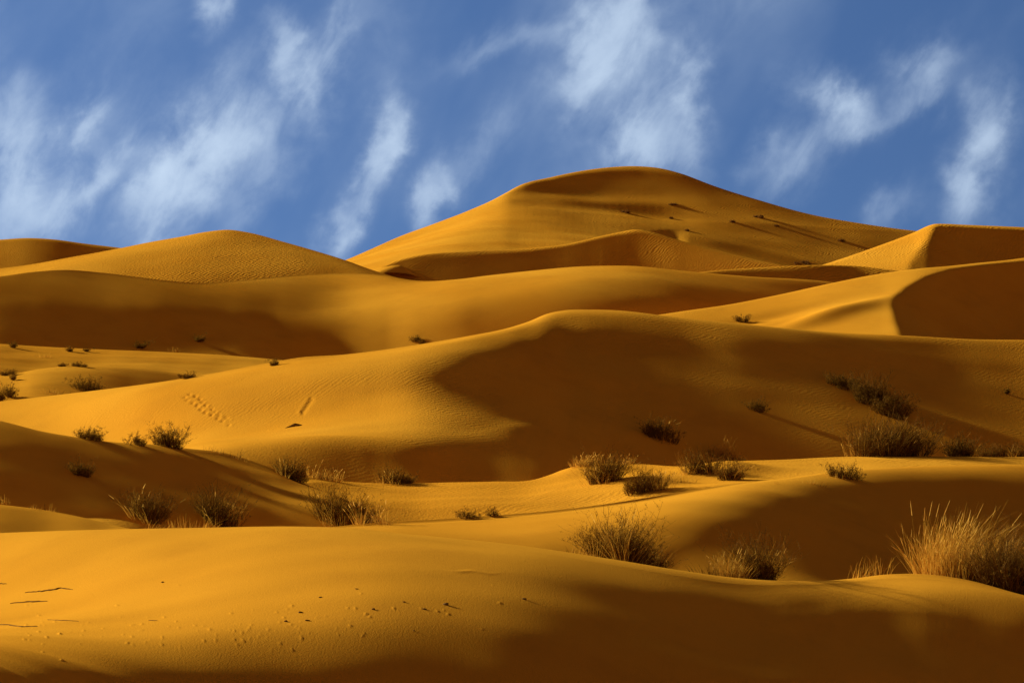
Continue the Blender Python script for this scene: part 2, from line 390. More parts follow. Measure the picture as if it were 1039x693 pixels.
# surveyed crest lines (px, py, distance) and cross-sections (px, [(metres from crest, slope in degrees)])
FIT = {
 'foreground': {'crest': [(-700, 590, 48), (-150, 549, 39.89), (0, 540.7, 37.43), (100, 537.3, 36.05), (200, 535.4, 35.22), (310, 534.2, 34.72), (360, 536, 34.56), (400, 540.5, 34.44), (460, 546, 34.26), (520, 552.3, 34.09), (620, 567, 34.0), (700, 580, 34.3), (740, 585.5, 34.65), (795, 589.3, 35.44), (840, 589, 36.37), (870, 586.3, 36.96), (900, 582.7, 37.39), (945, 583, 37.65), (980, 588, 37.67), (1039, 604, 37.47), (1200, 640, 36.78), (1700, 720, 38)],
  'front': [
   (-200, [(0, 5.4), (0.6, 8.7), (1.3, 10.8), (2.2, 9.2), (3.2, 4.6), (4.4, -0.2), (5.7, -1.9), (7.2, -2.5), (9, -7.9)]),
   (-100, [(0, 5.6), (0.6, 7.6), (1.3, 9.4), (2.2, 8.8), (3.2, 5.4), (4.4, 0.9), (5.7, -2.6), (7.2, -4.7), (9, -8.6)]),
   (0, [(0, 5.8), (0.6, 6), (1.3, 7.2), (2.2, 7.6), (3.2, 5.8), (4.4, 1.7), (5.7, -2.5), (7.2, -6.6), (9, -7.1)]),
   (100, [(0, 5.6), (0.6, 4.1), (1.3, 4.5), (2.2, 5.3), (3.2, 5.6), (4.4, 2.7), (5.7, -1.8), (7.2, -6.7), (9, -3.8)]),
   (200, [(0, 4.2), (0.6, 1.3), (1.3, 1.6), (2.2, 2.1), (3.2, 3.7), (4.4, 3.4), (5.7, 0.8), (7.2, -3.3), (9, 6.5)]),
   (300, [(0, 2.6), (0.6, -0.3), (1.3, 0.5), (2.2, 0.9), (3.2, 2.7), (4.4, 3.8), (5.7, 2.4), (7.2, 2.9), (9, 19.3)]),
   (400, [(0, 0.2), (0.6, -1.7), (1.3, -0.7), (2.2, 0.5), (3.2, 2.8), (4.4, 4.1), (5.7, 3.1), (7.2, 9.4), (9, 25.2)]),
   (500, [(0, -1), (0.6, -1.2), (1.3, -0.7), (2.2, 1), (3.2, 3.1), (4.4, 4.9), (5.7, 5.7), (7.2, 13.2), (9, 26.3)]),
   (600, [(0, -0.7), (0.6, 0.4), (1.3, 0.8), (2.2, 3.9), (3.2, 5.8), (4.4, 6.5), (5.7, 5.9), (7.2, 13.1), (9, 25.2)]),
   (700, [(0, 0.2), (0.6, 2.5), (1.3, 2.8), (2.2, 7.3), (3.2, 6.6), (4.4, 5.3), (5.7, 4.8), (7.2, 12.2), (9, 23.1)]),
   (800, [(0, 1.7), (0.6, 2.6), (1.3, 2.1), (2.2, 6.8), (3.2, 6.7), (4.4, 5.1), (5.7, 4.7), (7.2, 11.4), (9, 20.6)]),
   (900, [(0, 1.7), (0.6, -1.4), (1.3, -1.3), (2.2, 2.9), (3.2, 10.8), (4.4, 8.2), (5.7, 5.7), (7.2, 10.9), (9, 18.2)]),
   (1000, [(0, -2.7), (0.6, -7.5), (1.3, -4.3), (2.2, 3.8), (3.2, 19.3), (4.4, 12.7), (5.7, 7.7), (7.2, 10.6), (9, 16)]),
   (1100, [(0, -3.6), (0.6, -6.8), (1.3, -3.6), (2.2, 7.4), (3.2, 20.1), (4.4, 14.7), (5.7, 9.9), (7.2, 10.7), (9, 14.1)]),
   (1200, [(0, -2), (0.6, -2.4), (1.3, -0.4), (2.2, 10.2), (3.2, 18), (4.4, 16.1), (5.7, 12.1), (7.2, 10.9), (9, 12.4)]),
  ]},
 'central': {'crest': [(-700, 450, 145), (-150, 420, 169.71), (0, 408, 170.07), (60, 401, 167.31), (101, 396, 164.52), (168, 387, 160.63), (202, 381.5, 159.68), (269, 369, 159.41), (303, 363, 159.85), (350, 359.7, 160.41), (374, 357, 160.65), (424, 349.7, 161.8), (475, 341, 166.06), (515, 333, 171.07), (537, 326, 174.36), (555, 318.5, 176.9), (572, 315, 179.02), (600, 314.2, 181.02), (626, 315, 182.35), (690, 322.5, 183.83), (754, 329, 184.48), (841, 337, 186.28), (925, 341, 188.98), (992, 344.5, 191.17), (1039, 345, 192.75), (1200, 350, 193.7), (1700, 380, 190)],
  'front': [
   (-100, [(0, 14.5), (1.5, 13.2), (3.5, 11.1), (6, 10.6), (9, 10.7), (12, 10.3), (15, 8.4), (18, 5), (21, 2), (24, 0.2), (27, -0.7), (31, -1.1), (36, -1.1)]),
   (-39, [(0, 12), (1.5, 10.3), (3.5, 9.4), (6, 11.9), (9, 13.7), (12, 12.3), (15, 7.9), (18, 3.6), (21, 0.9), (24, -0.2), (27, -0.7), (31, -1.1), (36, -1.2)]),
   (22, [(0, 9), (1.5, 6.3), (3.5, 7.8), (6, 13.5), (9, 17.5), (12, 14.4), (15, 7.2), (18, 1.8), (21, -0.1), (24, -0.6), (27, -0.9), (31, -1.1), (36, -1.2)]),
   (83, [(0, 6.7), (1.5, 2.2), (3.5, 6), (6, 15), (9, 22.4), (12, 16.6), (15, 5.9), (18, -0.1), (21, -1.2), (24, -1.2), (27, -1.3), (31, -1.3), (36, -1.5)]),
   (144, [(0, 6.7), (1.5, -0.3), (3.5, 3.7), (6, 13), (9, 24.2), (12, 18.2), (15, 4.5), (18, -1.9), (21, -2.5), (24, -2.3), (27, -2.1), (31, -2.1), (36, -1.4)]),
   (205, [(0, 7.7), (1.5, -0.5), (3.5, 3.5), (6, 9.5), (9, 20.8), (12, 18.6), (15, 4.9), (18, -2.4), (21, -3.9), (24, -4), (27, -3.5), (31, -4), (36, 1.1)]),
   (266, [(0, 7.5), (1.5, 0.2), (3.5, 4.6), (6, 8), (9, 15.7), (12, 20.8), (15, 10.5), (18, 2.7), (21, -1.7), (24, -2.9), (27, -2.6), (31, -4.1), (36, 8.1)]),
   (327, [(0, 5.1), (1.5, -1), (3.5, 2.2), (6, 5.9), (9, 9.3), (12, 19.8), (15, 16), (18, 7.5), (21, 1.4), (24, -1), (27, -2.3), (31, -2.8), (36, 15.2)]),
   (388, [(0, 4.3), (1.5, 1.4), (3.5, 0.5), (6, 4.7), (9, 6.1), (12, 15.1), (15, 18.2), (18, 12), (21, 5.9), (24, 2.4), (27, -0.2), (31, 0.7), (36, 17.1)]),
   (449, [(0, 3.4), (1.5, 2.4), (3.5, 0.5), (6, 5.8), (9, 6.2), (12, 10.3), (15, 15.4), (18, 14.8), (21, 11.1), (24, 7.7), (27, 4.9), (31, 4.7), (36, 11.6)]),
   (510, [(0, 0.8), (1.5, -0), (3.5, 3.3), (6, 8.4), (9, 9.6), (12, 11.7), (15, 12.8), (18, 13.2), (21, 13), (24, 11.2), (27, 9.6), (31, 4.5), (36, 7.4)]),
   (571, [(0, -1), (1.5, -1.8), (3.5, 2.9), (6, 7.3), (9, 9.7), (12, 12.6), (15, 12.5), (18, 12.3), (21, 13.1), (24, 13.3), (27, 13.4), (31, 10.2), (36, 6.6)]),
   (632, [(0, -1), (1.5, -0.7), (3.5, 2.9), (6, 8.6), (9, 12.1), (12, 14.6), (15, 13.7), (18, 12.4), (21, 12.5), (24, 12.9), (27, 13.4), (31, 13.9), (36, 9.6)]),
   (693, [(0, -1.3), (1.5, -0.6), (3.5, 4.3), (6, 9.8), (9, 13), (12, 15.1), (15, 13.7), (18, 12.5), (21, 12.4), (24, 12.6), (27, 13), (31, 15.5), (36, 14.6)]),
   (754, [(0, -1.7), (1.5, -1.1), (3.5, 6.3), (6, 10.6), (9, 13.6), (12, 15.4), (15, 13.8), (18, 12.5), (21, 12.3), (24, 12.7), (27, 13.4), (31, 16.3), (36, 17.7)]),
   (815, [(0, -2.1), (1.5, -0.1), (3.5, 8.9), (6, 11.2), (9, 14.2), (12, 14.8), (15, 12.7), (18, 11.5), (21, 11.9), (24, 12.6), (27, 13), (31, 15.3), (36, 18.5)]),
   (876, [(0, -1.5), (1.5, 3.7), (3.5, 11.5), (6, 11.7), (9, 14.3), (12, 13.8), (15, 11.7), (18, 10.8), (21, 11), (24, 11.8), (27, 12.3), (31, 14.4), (36, 18.1)]),
   (937, [(0, 0.9), (1.5, 8.3), (3.5, 12.2), (6, 12.3), (9, 14.2), (12, 13.1), (15, 11.5), (18, 10.4), (21, 10.2), (24, 10.8), (27, 11.6), (31, 13.8), (36, 17.4)]),
   (998, [(0, 3.7), (1.5, 10.6), (3.5, 12.1), (6, 12.9), (9, 14.1), (12, 13.5), (15, 12.4), (18, 11.1), (21, 10.4), (24, 10.5), (27, 11.3), (31, 13.5), (36, 16.7)]),
   (1059, [(0, 6.4), (1.5, 11.2), (3.5, 12.2), (6, 13.1), (9, 13.9), (12, 13.9), (15, 13.3), (18, 12.1), (21, 11.1), (24, 10.8), (27, 11.5), (31, 13.4), (36, 16)]),
   (1120, [(0, 8.7), (1.5, 11.4), (3.5, 12.4), (6, 13.3), (9, 13.9), (12, 14.2), (15, 14), (18, 13), (21, 11.8), (24, 11.2), (27, 11.7), (31, 13.3), (36, 15.4)]),
  ]},
 'main': {'crest': [(-100, 310, 674.47), (200, 287, 668.07), (300, 280, 666.15), (353, 263, 670.36), (374, 254, 685.1), (407, 239.5, 703.93), (441, 227, 710.49), (475, 214, 712.5), (498, 204, 714.74), (512, 196.6, 717.42), (528, 188, 723.09), (559, 180, 732.81), (592, 173.3, 740.38), (620, 169.8, 743.53), (650, 169, 744.12), (670, 171, 742.69), (690, 176, 739.68), (720, 187, 733.34), (770, 202, 723.61), (820, 215.5, 715.83), (870, 225, 711.06), (930, 234, 707.7), (1000, 240, 703.05), (1300, 262, 670), (1700, 285, 660)],
  'front': [
   (280, [(0, 2.7), (2, 2.3), (5, 1.6), (10, 1.6), (17, 2.2), (25, 2), (35, 2.4), (48, 2.7), (65, 3.1), (90, 3), (125, 2.5)]),
   (340, [(0, 2.5), (2, 2.2), (5, 2.2), (10, 1.6), (17, 2.5), (25, 1.4), (35, 2.2), (48, 2.9), (65, 3.2), (90, 3.1), (125, 2.5)]),
   (400, [(0, 2.3), (2, 2.8), (5, 5.3), (10, 3.8), (17, 4.1), (25, 2), (35, 2.4), (48, 2.9), (65, 3), (90, 3.3), (125, 3.3)]),
   (460, [(0, 2.1), (2, 4.8), (5, 11.4), (10, 9.4), (17, 7.3), (25, 4.4), (35, 3.2), (48, 3.2), (65, 3.7), (90, 5), (125, 6.1)]),
   (520, [(0, 2.2), (2, 8.5), (5, 18.2), (10, 16.7), (17, 14.4), (25, 11.2), (35, 8.8), (48, 7.7), (65, 7.3), (90, 7.1), (125, 6.3)]),
   (580, [(0, 3.3), (2, 13.4), (5, 21.7), (10, 20.5), (17, 20.1), (25, 17.5), (35, 14.1), (48, 10.6), (65, 7.3), (90, 6), (125, 6.4)]),
   (640, [(0, 4.9), (2, 17.1), (5, 24.1), (10, 22.4), (17, 22.5), (25, 21.1), (35, 18.6), (48, 14.1), (65, 8.6), (90, 5.1), (125, 5.9)]),
   (700, [(0, 7.3), (2, 19), (5, 24.4), (10, 22.9), (17, 22.3), (25, 21), (35, 18.7), (48, 14.6), (65, 9.1), (90, 5.2), (125, 5.4)]),
   (760, [(0, 10), (2, 19.8), (5, 23.7), (10, 22.4), (17, 21), (25, 19.5), (35, 17.5), (48, 13.4), (65, 8.3), (90, 5.1), (125, 4.8)]),
   (820, [(0, 12.6), (2, 20.3), (5, 22.6), (10, 21.2), (17, 19.7), (25, 18.6), (35, 17.2), (48, 13), (65, 8.1), (90, 5.2), (125, 4.1)]),
   (880, [(0, 14.9), (2, 20.4), (5, 21.3), (10, 20.1), (17, 19.1), (25, 18.8), (35, 17.3), (48, 13), (65, 8.4), (90, 5.4), (125, 3.6)]),
   (940, [(0, 16.7), (2, 20.2), (5, 20.4), (10, 19.7), (17, 19.5), (25, 19.2), (35, 17.2), (48, 13), (65, 8.7), (90, 5.6), (125, 3.2)]),
   (1000, [(0, 18.2), (2, 19.8), (5, 19.7), (10, 19.6), (17, 19.8), (25, 19.5), (35, 17.2), (48, 13.2), (65, 9.1), (90, 5.7), (125, 2.9)]),
  ]},
 'middle_left': {'crest': [(-800, 310, 325), (-150, 285, 310.11), (0, 280.5, 321.27), (34, 276, 325.34), (67, 274, 328.62), (101, 276.5, 330.71), (135, 280.5, 332.08), (168, 284.5, 333.49), (202, 287, 336.24), (236, 285, 341.14), (286, 280, 349.76), (350, 277.5, 357.17), (390, 279.8, 356.39), (424, 285, 354.11), (468, 283, 352.19), (492, 280, 351.81), (542, 274.5, 351.29), (593, 270.3, 351.1), (620, 269.7, 351.06), (643, 270, 351.07), (690, 274.6, 351.38), (757, 280.6, 355.01), (841, 286, 362.43), (900, 296, 364.79), (1100, 330, 363.94)],
  'front': [
   (-120, [(0, 12.5), (1.5, 17.2), (4, 18.2), (8, 18.7), (13, 18.6), (19, 19.3), (26, 20.3), (34, 21.6), (45, 23.5), (58, 25.7)]),
   (-60, [(0, 12.2), (1.5, 16.9), (4, 17.7), (8, 18.7), (13, 19), (19, 19.4), (26, 19.9), (34, 21.3), (45, 23.4), (58, 26.2)]),
   (0, [(0, 12.3), (1.5, 16), (4, 16.8), (8, 18.2), (13, 19.1), (19, 19.1), (26, 19.3), (34, 21), (45, 23.3), (58, 26.7)]),
   (60, [(0, 12.8), (1.5, 12.8), (4, 14), (8, 15.9), (13, 18.2), (19, 18.7), (26, 19.3), (34, 20.5), (45, 23.2), (58, 27.4)]),
   (120, [(0, 13.5), (1.5, 10.2), (4, 12), (8, 14.1), (13, 17.4), (19, 19.3), (26, 20.4), (34, 19.9), (45, 23.1), (58, 28.3)]),
   (180, [(0, 13.9), (1.5, 9.9), (4, 11.1), (8, 12.7), (13, 16), (19, 19.1), (26, 20.8), (34, 18.9), (45, 23.3), (58, 29.3)]),
   (240, [(0, 13.9), (1.5, 9.8), (4, 10.1), (8, 10.6), (13, 11.9), (19, 14.4), (26, 17.5), (34, 17.5), (45, 24.1), (58, 30.5)]),
   (300, [(0, 13.9), (1.5, 8.1), (4, 9.6), (8, 10.4), (13, 11.6), (19, 12), (26, 14.5), (34, 17.2), (45, 26), (58, 31.6)]),
   (360, [(0, 11.7), (1.5, 4.7), (4, 6.3), (8, 9.6), (13, 12.6), (19, 11.8), (26, 10.4), (34, 20.3), (45, 29), (58, 32.4)]),
   (420, [(0, 8.1), (1.5, 0.7), (4, 0.2), (8, 4.2), (13, 8.5), (19, 10.6), (26, 12.5), (34, 29.8), (45, 32.1), (58, 32.9)]),
   (480, [(0, 5.6), (1.5, 0.9), (4, 0.1), (8, 2.3), (13, 6), (19, 9.2), (26, 14.8), (34, 35.1), (45, 33.8), (58, 33.2)]),
   (540, [(0, 3.7), (1.5, 2.3), (4, 2.3), (8, 2), (13, 4.5), (19, 7.7), (26, 16.5), (34, 35.4), (45, 34.1), (58, 33.3)]),
   (600, [(0, 1.5), (1.5, 1.8), (4, 2.5), (8, 1.3), (13, 3.2), (19, 7.4), (26, 18), (34, 33.2), (45, 33.6), (58, 33.4)]),
   (660, [(0, -0.4), (1.5, 1.2), (4, 3.8), (8, 4.1), (13, 6.1), (19, 10.6), (26, 16.8), (34, 29.1), (45, 32.5), (58, 33.5)]),
   (720, [(0, -1.3), (1.5, 1.9), (4, 6.9), (8, 8), (13, 9), (19, 10.3), (26, 13.5), (34, 25.1), (45, 31), (58, 33.5)]),
   (780, [(0, -1.3), (1.5, 3.8), (4, 9.8), (8, 10.6), (13, 10.3), (19, 9.5), (26, 11.9), (34, 22), (45, 29.3), (58, 33.5)]),
   (840, [(0, -1), (1.5, 5.2), (4, 10.6), (8, 11.4), (13, 10.6), (19, 9.4), (26, 11.5), (34, 19.7), (45, 27.7), (58, 33.5)]),
   (900, [(0, -0.8), (1.5, 6.1), (4, 10.8), (8, 11.7), (13, 10.6), (19, 9.4), (26, 11.3), (34, 17.9), (45, 26.3), (58, 33.4)]),
  ]},
 'right_near': {'crest': [(-200, 640, 43.76), (100, 585, 45.78), (200, 560, 53.82), (300, 540, 55.01), (340, 534.5, 56.41), (397, 529.3, 57.66), (441, 527, 58.27), (500, 523, 58.99), (560, 518, 59.73), (610, 512, 60.7), (650, 506, 61.84), (690, 499.3, 63.2), (744, 491, 65.13), (798, 485, 67.07), (845, 479, 69.0), (878, 476.5, 70.01), (925, 473.5, 71.18), (979, 472, 72.08), (1039, 471.3, 72.85), (1300, 474, 75), (1800, 500, 75)],
  'front': [
   (300, [(0, 9.7), (0.4, 1.2), (1, -1.6), (2, -1.4), (3, 2), (4.2, 7.3), (5.5, 12.4), (7, 18.2), (9, 24.2)]),
   (358, [(0, 14), (0.4, -0.9), (1, -2.7), (2, -2.7), (3, 0.9), (4.2, 6.1), (5.5, 12), (7, 19.1), (9, 25.5)]),
   (416, [(0, 18), (0.4, -2.1), (1, -2.4), (2, -3.1), (3, -0.5), (4.2, 4.3), (5.5, 11.6), (7, 20.2), (9, 26.9)]),
   (474, [(0, 19.5), (0.4, -3), (1, -1.9), (2, -2.9), (3, -1.5), (4.2, 2.9), (5.5, 10.8), (7, 21.4), (9, 27.9)]),
   (532, [(0, 20.3), (0.4, -3.9), (1, -1.8), (2, -2.3), (3, -0.7), (4.2, 1.6), (5.5, 9.7), (7, 21.4), (9, 28)]),
   (590, [(0, 20.6), (0.4, -3.7), (1, -3.1), (2, -2.8), (3, -0.7), (4.2, 0.9), (5.5, 7), (7, 17.9), (9, 26.2)]),
   (648, [(0, 19.1), (0.4, -1.8), (1, -4.1), (2, -3), (3, -1.6), (4.2, 0.2), (5.5, 2.7), (7, 11), (9, 21.2)]),
   (706, [(0, 13.1), (0.4, -0.6), (1, -4.6), (2, -2.1), (3, -1.7), (4.2, -0.2), (5.5, 1.3), (7, 5.3), (9, 13.2)]),
   (764, [(0, 5.3), (0.4, -1.7), (1, -3), (2, -0.2), (3, 0.3), (4.2, 1.9), (5.5, 3.8), (7, 4.7), (9, 8)]),
   (822, [(0, 0.1), (0.4, -2.1), (1, 0.1), (2, 2.9), (3, 5.2), (4.2, 5.9), (5.5, 5), (7, 3.8), (9, 4.9)]),
   (880, [(0, -0.9), (0.4, -1.3), (1, 1.6), (2, 6.1), (3, 9.9), (4.2, 8.1), (5.5, 6.5), (7, 4.7), (9, 4.3)]),
   (938, [(0, 0.9), (0.4, 1.3), (1, 1.4), (2, 8.2), (3, 13), (4.2, 11.3), (5.5, 9.3), (7, 6.8), (9, 4.4)]),
   (996, [(0, 2.8), (0.4, 3.4), (1, 3), (2, 9.5), (3, 14.5), (4.2, 13.8), (5.5, 11.7), (7, 9.3), (9, 5.6)]),
   (1054, [(0, 4.4), (0.4, 6.1), (1, 6.7), (2, 10.2), (3, 14.4), (4.2, 14.8), (5.5, 13.3), (7, 11.3), (9, 8.2)]),
   (1112, [(0, 6.1), (0.4, 8.5), (1, 9.7), (2, 11.3), (3, 14.2), (4.2, 15.4), (5.5, 14.6), (7, 13), (9, 10.7)]),
  ]},
 'left_dark': {'crest': [(-700, 400, 78), (-150, 415, 84.71), (0, 427, 87.03), (44, 438, 87.0), (67, 442, 87.23), (114, 448.5, 88.12), (155, 451, 89.63), (189, 455, 90.91), (229, 460, 92.9), (256, 468, 93.67), (279, 477, 93.84), (300, 487.5, 93.35), (345, 506, 92.16), (400, 535, 89.0), (470, 570, 87.81), (700, 600, 87.51)],
  'front': [
   (-120, [(0, 0.5), (0.6, 4.8), (1.5, 9), (3, 12.8), (5, 15.2), (7.5, 16), (10.5, 16.1), (14, 16.1)]),
   (-68, [(0, 0.7), (0.6, 4.8), (1.5, 8.6), (3, 12.7), (5, 15), (7.5, 15.6), (10.5, 15.8), (14, 15.8)]),
   (-16, [(0, 1), (0.6, 4.9), (1.5, 8.1), (3, 12.6), (5, 14.7), (7.5, 15.1), (10.5, 15.5), (14, 15.5)]),
   (36, [(0, 1.4), (0.6, 5.1), (1.5, 7.7), (3, 12.2), (5, 13.9), (7.5, 14.6), (10.5, 15.1), (14, 15.1)]),
   (88, [(0, 2.1), (0.6, 5.2), (1.5, 7.6), (3, 10.9), (5, 12.6), (7.5, 13.8), (10.5, 14.5), (14, 14.7)]),
   (140, [(0, 2.4), (0.6, 4.1), (1.5, 6.3), (3, 8.6), (5, 10.7), (7.5, 12.5), (10.5, 13.6), (14, 14.3)]),
   (192, [(0, 1.8), (0.6, 2), (1.5, 3.4), (3, 6.4), (5, 8.5), (7.5, 10.7), (10.5, 11.9), (14, 14)]),
   (244, [(0, 0.4), (0.6, -0.1), (1.5, -1.1), (3, 2), (5, 6), (7.5, 7.9), (10.5, 9.6), (14, 14)]),
   (296, [(0, -1.7), (0.6, -3.5), (1.5, -5.8), (3, -4.7), (5, 3), (7.5, 7.4), (10.5, 10.5), (14, 14.7)]),
   (348, [(0, -2.6), (0.6, -5), (1.5, -7.5), (3, -8.7), (5, -1.3), (7.5, 13), (10.5, 14.9), (14, 15.7)]),
   (400, [(0, -2.3), (0.6, -3.8), (1.5, -5.5), (3, -7.2), (5, -3.7), (7.5, 15.3), (10.5, 18.7), (14, 16.9)]),
  ]},
 'flat': {'crest': [(-400, 540, 80), (200, 500, 91.97), (280, 486, 104.51), (300, 484, 106.43), (313, 485, 107.23), (350, 489.6, 108.64), (417, 492, 110.16), (451, 491, 110.49), (500, 490, 110.6), (542, 488, 110.9), (559, 483, 112.52), (578, 476, 114.87), (596, 472.5, 115.66), (620, 471, 115.35), (646, 471.5, 114.16), (690, 474, 111.67), (744, 469, 113.01), (798, 467, 113.73), (849, 464.5, 115.0), (906, 464, 115.58), (1039, 464.5, 117.17), (1300, 462, 120), (1800, 470, 120)],
  'front': [
   (280, [(0, 13.5), (1, 0.6), (3, -2.1), (6, 1.6), (10, 7.2), (15, 10.5), (21, 12.6), (28, 14)]),
   (320, [(0, 9.4), (1, -2.5), (3, -3.6), (6, 1.4), (10, 6.8), (15, 10.9), (21, 12.8), (28, 13.4)]),
   (350, [(0, 4.4), (1, -2.7), (3, -3.1), (6, 0.6), (10, 6.5), (15, 11.4), (21, 12.9), (28, 12.8)]),
   (380, [(0, 0.7), (1, -2.1), (3, -2.4), (6, -0.9), (10, 6.3), (15, 12), (21, 12.7), (28, 12)]),
   (420, [(0, -1.1), (1, -1.9), (3, -2.4), (6, -2), (10, 5.6), (15, 12), (21, 12.1), (28, 11.1)]),
   (460, [(0, -1.4), (1, -1.6), (3, -1.9), (6, -1.5), (10, 4.2), (15, 10.3), (21, 10.7), (28, 10.2)]),
   (500, [(0, -1.4), (1, -1.3), (3, -1.2), (6, -0.5), (10, 2.5), (15, 8.4), (21, 8.8), (28, 9.3)]),
   (560, [(0, -1.5), (1, -0.9), (3, -0.1), (6, 0.6), (10, 1.1), (15, 3), (21, 6.8), (28, 8.5)]),
   (620, [(0, -1.3), (1, -1.2), (3, -0.7), (6, 0), (10, 1.4), (15, 2.7), (21, 6.2), (28, 7.5)]),
   (700, [(0, -1.3), (1, -1.3), (3, -0.9), (6, -0.1), (10, 1.2), (15, 2.5), (21, 4.6), (28, 6.5)]),
   (800, [(0, -1.6), (1, -1.8), (3, -1.4), (6, -0.9), (10, -0.1), (15, 2.5), (21, 3), (28, 5.4)]),
   (950, [(0, -1.7), (1, -1.5), (3, -1.2), (6, -0.6), (10, 0.2), (15, 1.3), (21, 2.9), (28, 4.6)]),
   (1050, [(0, -1.3), (1, -1), (3, -0.7), (6, -0), (10, 0.5), (15, 1), (21, 2.4), (28, 4)]),
  ]},
 'peak_left': {'crest': [(-700, 330, 500), (-150, 280, 524.92), (0, 272.5, 513.53), (34, 268, 512.46), (67, 262, 511.84), (118, 252.7, 512.86), (151, 246, 515.08), (185, 240, 516.94), (212, 235, 519.42), (232, 233.3, 520.13), (252, 236, 517.62), (286, 245, 510.89), (320, 254.7, 504.69), (350, 264, 499.36), (372, 272, 494.02), (400, 281, 489.24), (520, 300, 499.78), (800, 330, 499.45)],
  'front': [
   (-60, [(0, 7.7), (3, 6), (8, 4.9), (15, 5.6), (24, 8.5), (36, 13.1), (50, 18.1)]),
   (0, [(0, 7.3), (3, 5.4), (8, 4.3), (15, 5.7), (24, 9.2), (36, 13.9), (50, 18.3)]),
   (50, [(0, 6.4), (3, 3.8), (8, 3.2), (15, 5.7), (24, 10.2), (36, 14.9), (50, 18.5)]),
   (100, [(0, 6.2), (3, 4.3), (8, 4), (15, 6.2), (24, 11.8), (36, 15.8), (50, 18.6)]),
   (150, [(0, 6.3), (3, 6), (8, 6.4), (15, 7.7), (24, 12.5), (36, 15.8), (50, 18.8)]),
   (200, [(0, 4.5), (3, 5.1), (8, 9), (15, 10.2), (24, 13.6), (36, 15.7), (50, 19.4)]),
   (235, [(0, 4.3), (3, 6.2), (8, 9), (15, 11.4), (24, 13.7), (36, 16), (50, 20.6)]),
   (270, [(0, 4.7), (3, 7.5), (8, 9.6), (15, 10.4), (24, 14), (36, 18.8), (50, 22.5)]),
   (310, [(0, 4.4), (3, 6.9), (8, 8.3), (15, 10), (24, 17.1), (36, 22.2), (50, 24.5)]),
   (350, [(0, 2.6), (3, 2.7), (8, 6.8), (15, 13), (24, 20.1), (36, 24.1), (50, 26.3)]),
   (390, [(0, 2.5), (3, 2.4), (8, 6.2), (15, 14.5), (24, 21.7), (36, 25.6), (50, 27.8)]),
  ]},
 'back_mound': {'crest': [(100, 320, 566.65), (300, 297, 568.47), (350, 284, 569.41), (377, 276.5, 571.09), (390, 270, 573.98), (404, 264.5, 576.35), (424, 259.5, 578.57), (475, 255, 581.74), (542, 251.7, 585.48), (576, 247.7, 587.99), (609, 240, 591.18), (630, 235.5, 592.7), (645, 233, 593.17), (660, 235.3, 592.21), (690, 244, 588.29), (720, 252, 583.78), (760, 262, 578.04), (800, 271, 572.98), (900, 290, 562.95), (1100, 320, 552.08)],
  'front': [
   (320, [(0, 17.1), (1.5, 25.5), (4, 25.8), (8, 27.4), (14, 28.9), (22, 29.3), (32, 29.4), (45, 29.5)]),
   (370, [(0, 12), (1.5, 26.5), (4, 25.5), (8, 27.6), (14, 28.8), (22, 29), (32, 29.3), (45, 29.6)]),
   (420, [(0, 6.5), (1.5, 26), (4, 26.2), (8, 27.8), (14, 28.6), (22, 28.7), (32, 29.1), (45, 29.7)]),
   (470, [(0, 1.8), (1.5, 22), (4, 28.2), (8, 27.2), (14, 27.8), (22, 28.4), (32, 29.1), (45, 29.8)]),
   (520, [(0, -0.3), (1.5, 12.2), (4, 28.7), (8, 26.3), (14, 27.1), (22, 28.2), (32, 29.1), (45, 29.8)]),
   (570, [(0, -0.6), (1.5, 3.2), (4, 29.4), (8, 28.4), (14, 27.9), (22, 28.3), (32, 29.3), (45, 29.9)]),
   (620, [(0, -0.8), (1.5, -0.1), (4, 29.9), (8, 28.6), (14, 27.8), (22, 29), (32, 29.6), (45, 29.9)]),
   (670, [(0, 0.6), (1.5, 2), (4, 26.2), (8, 29.5), (14, 30.3), (22, 30.3), (32, 30.1), (45, 29.9)]),
   (720, [(0, 1.9), (1.5, 6.7), (4, 23.8), (8, 31.5), (14, 32.7), (22, 31.6), (32, 30.6), (45, 29.8)]),
   (770, [(0, 2.7), (1.5, 10.9), (4, 23.2), (8, 31.6), (14, 33.5), (22, 32.6), (32, 31.2), (45, 29.8)]),
   (820, [(0, 3.3), (1.5, 14), (4, 23.1), (8, 31), (14, 33.6), (22, 33.4), (32, 31.7), (45, 29.8)]),
  ]},
}
# FIT-END
DUNES = {}
exec_order = []
def dune(key, mat, step, rows, **kw):
    if key in FIT:
        kw['crest'], kw['front'] = FIT[key]['crest'], FIT[key]['front']
        kw['carves'] = ()
        kw['bumps'] = kw.get('bumps', ()) if key in ('main', 'flat') else ()
    D = Dune(**kw); D.key = key; D.mat = mat; D.step = step; D.rows = rows
    if key == 'main':                            # the crisp brink of its shoulder
        D.carves.append(([D.unproject(x, y) for x, y in BRINK], math.tan(R(5.5)), 0.5, 6, 1))
        # the hollow behind the mound that stands before it
        D.carves.append(([D.unproject(x, y) for x, y in HOLLOW], math.tan(R(30)), 0.5, 0, -1, 646, 700))
    DUNES[key] = D
    return D

slipc = lambda a=28: [(0, 0), (1.0, 8), (3, a-4), (6, a), (40, a), (60, a-12)]

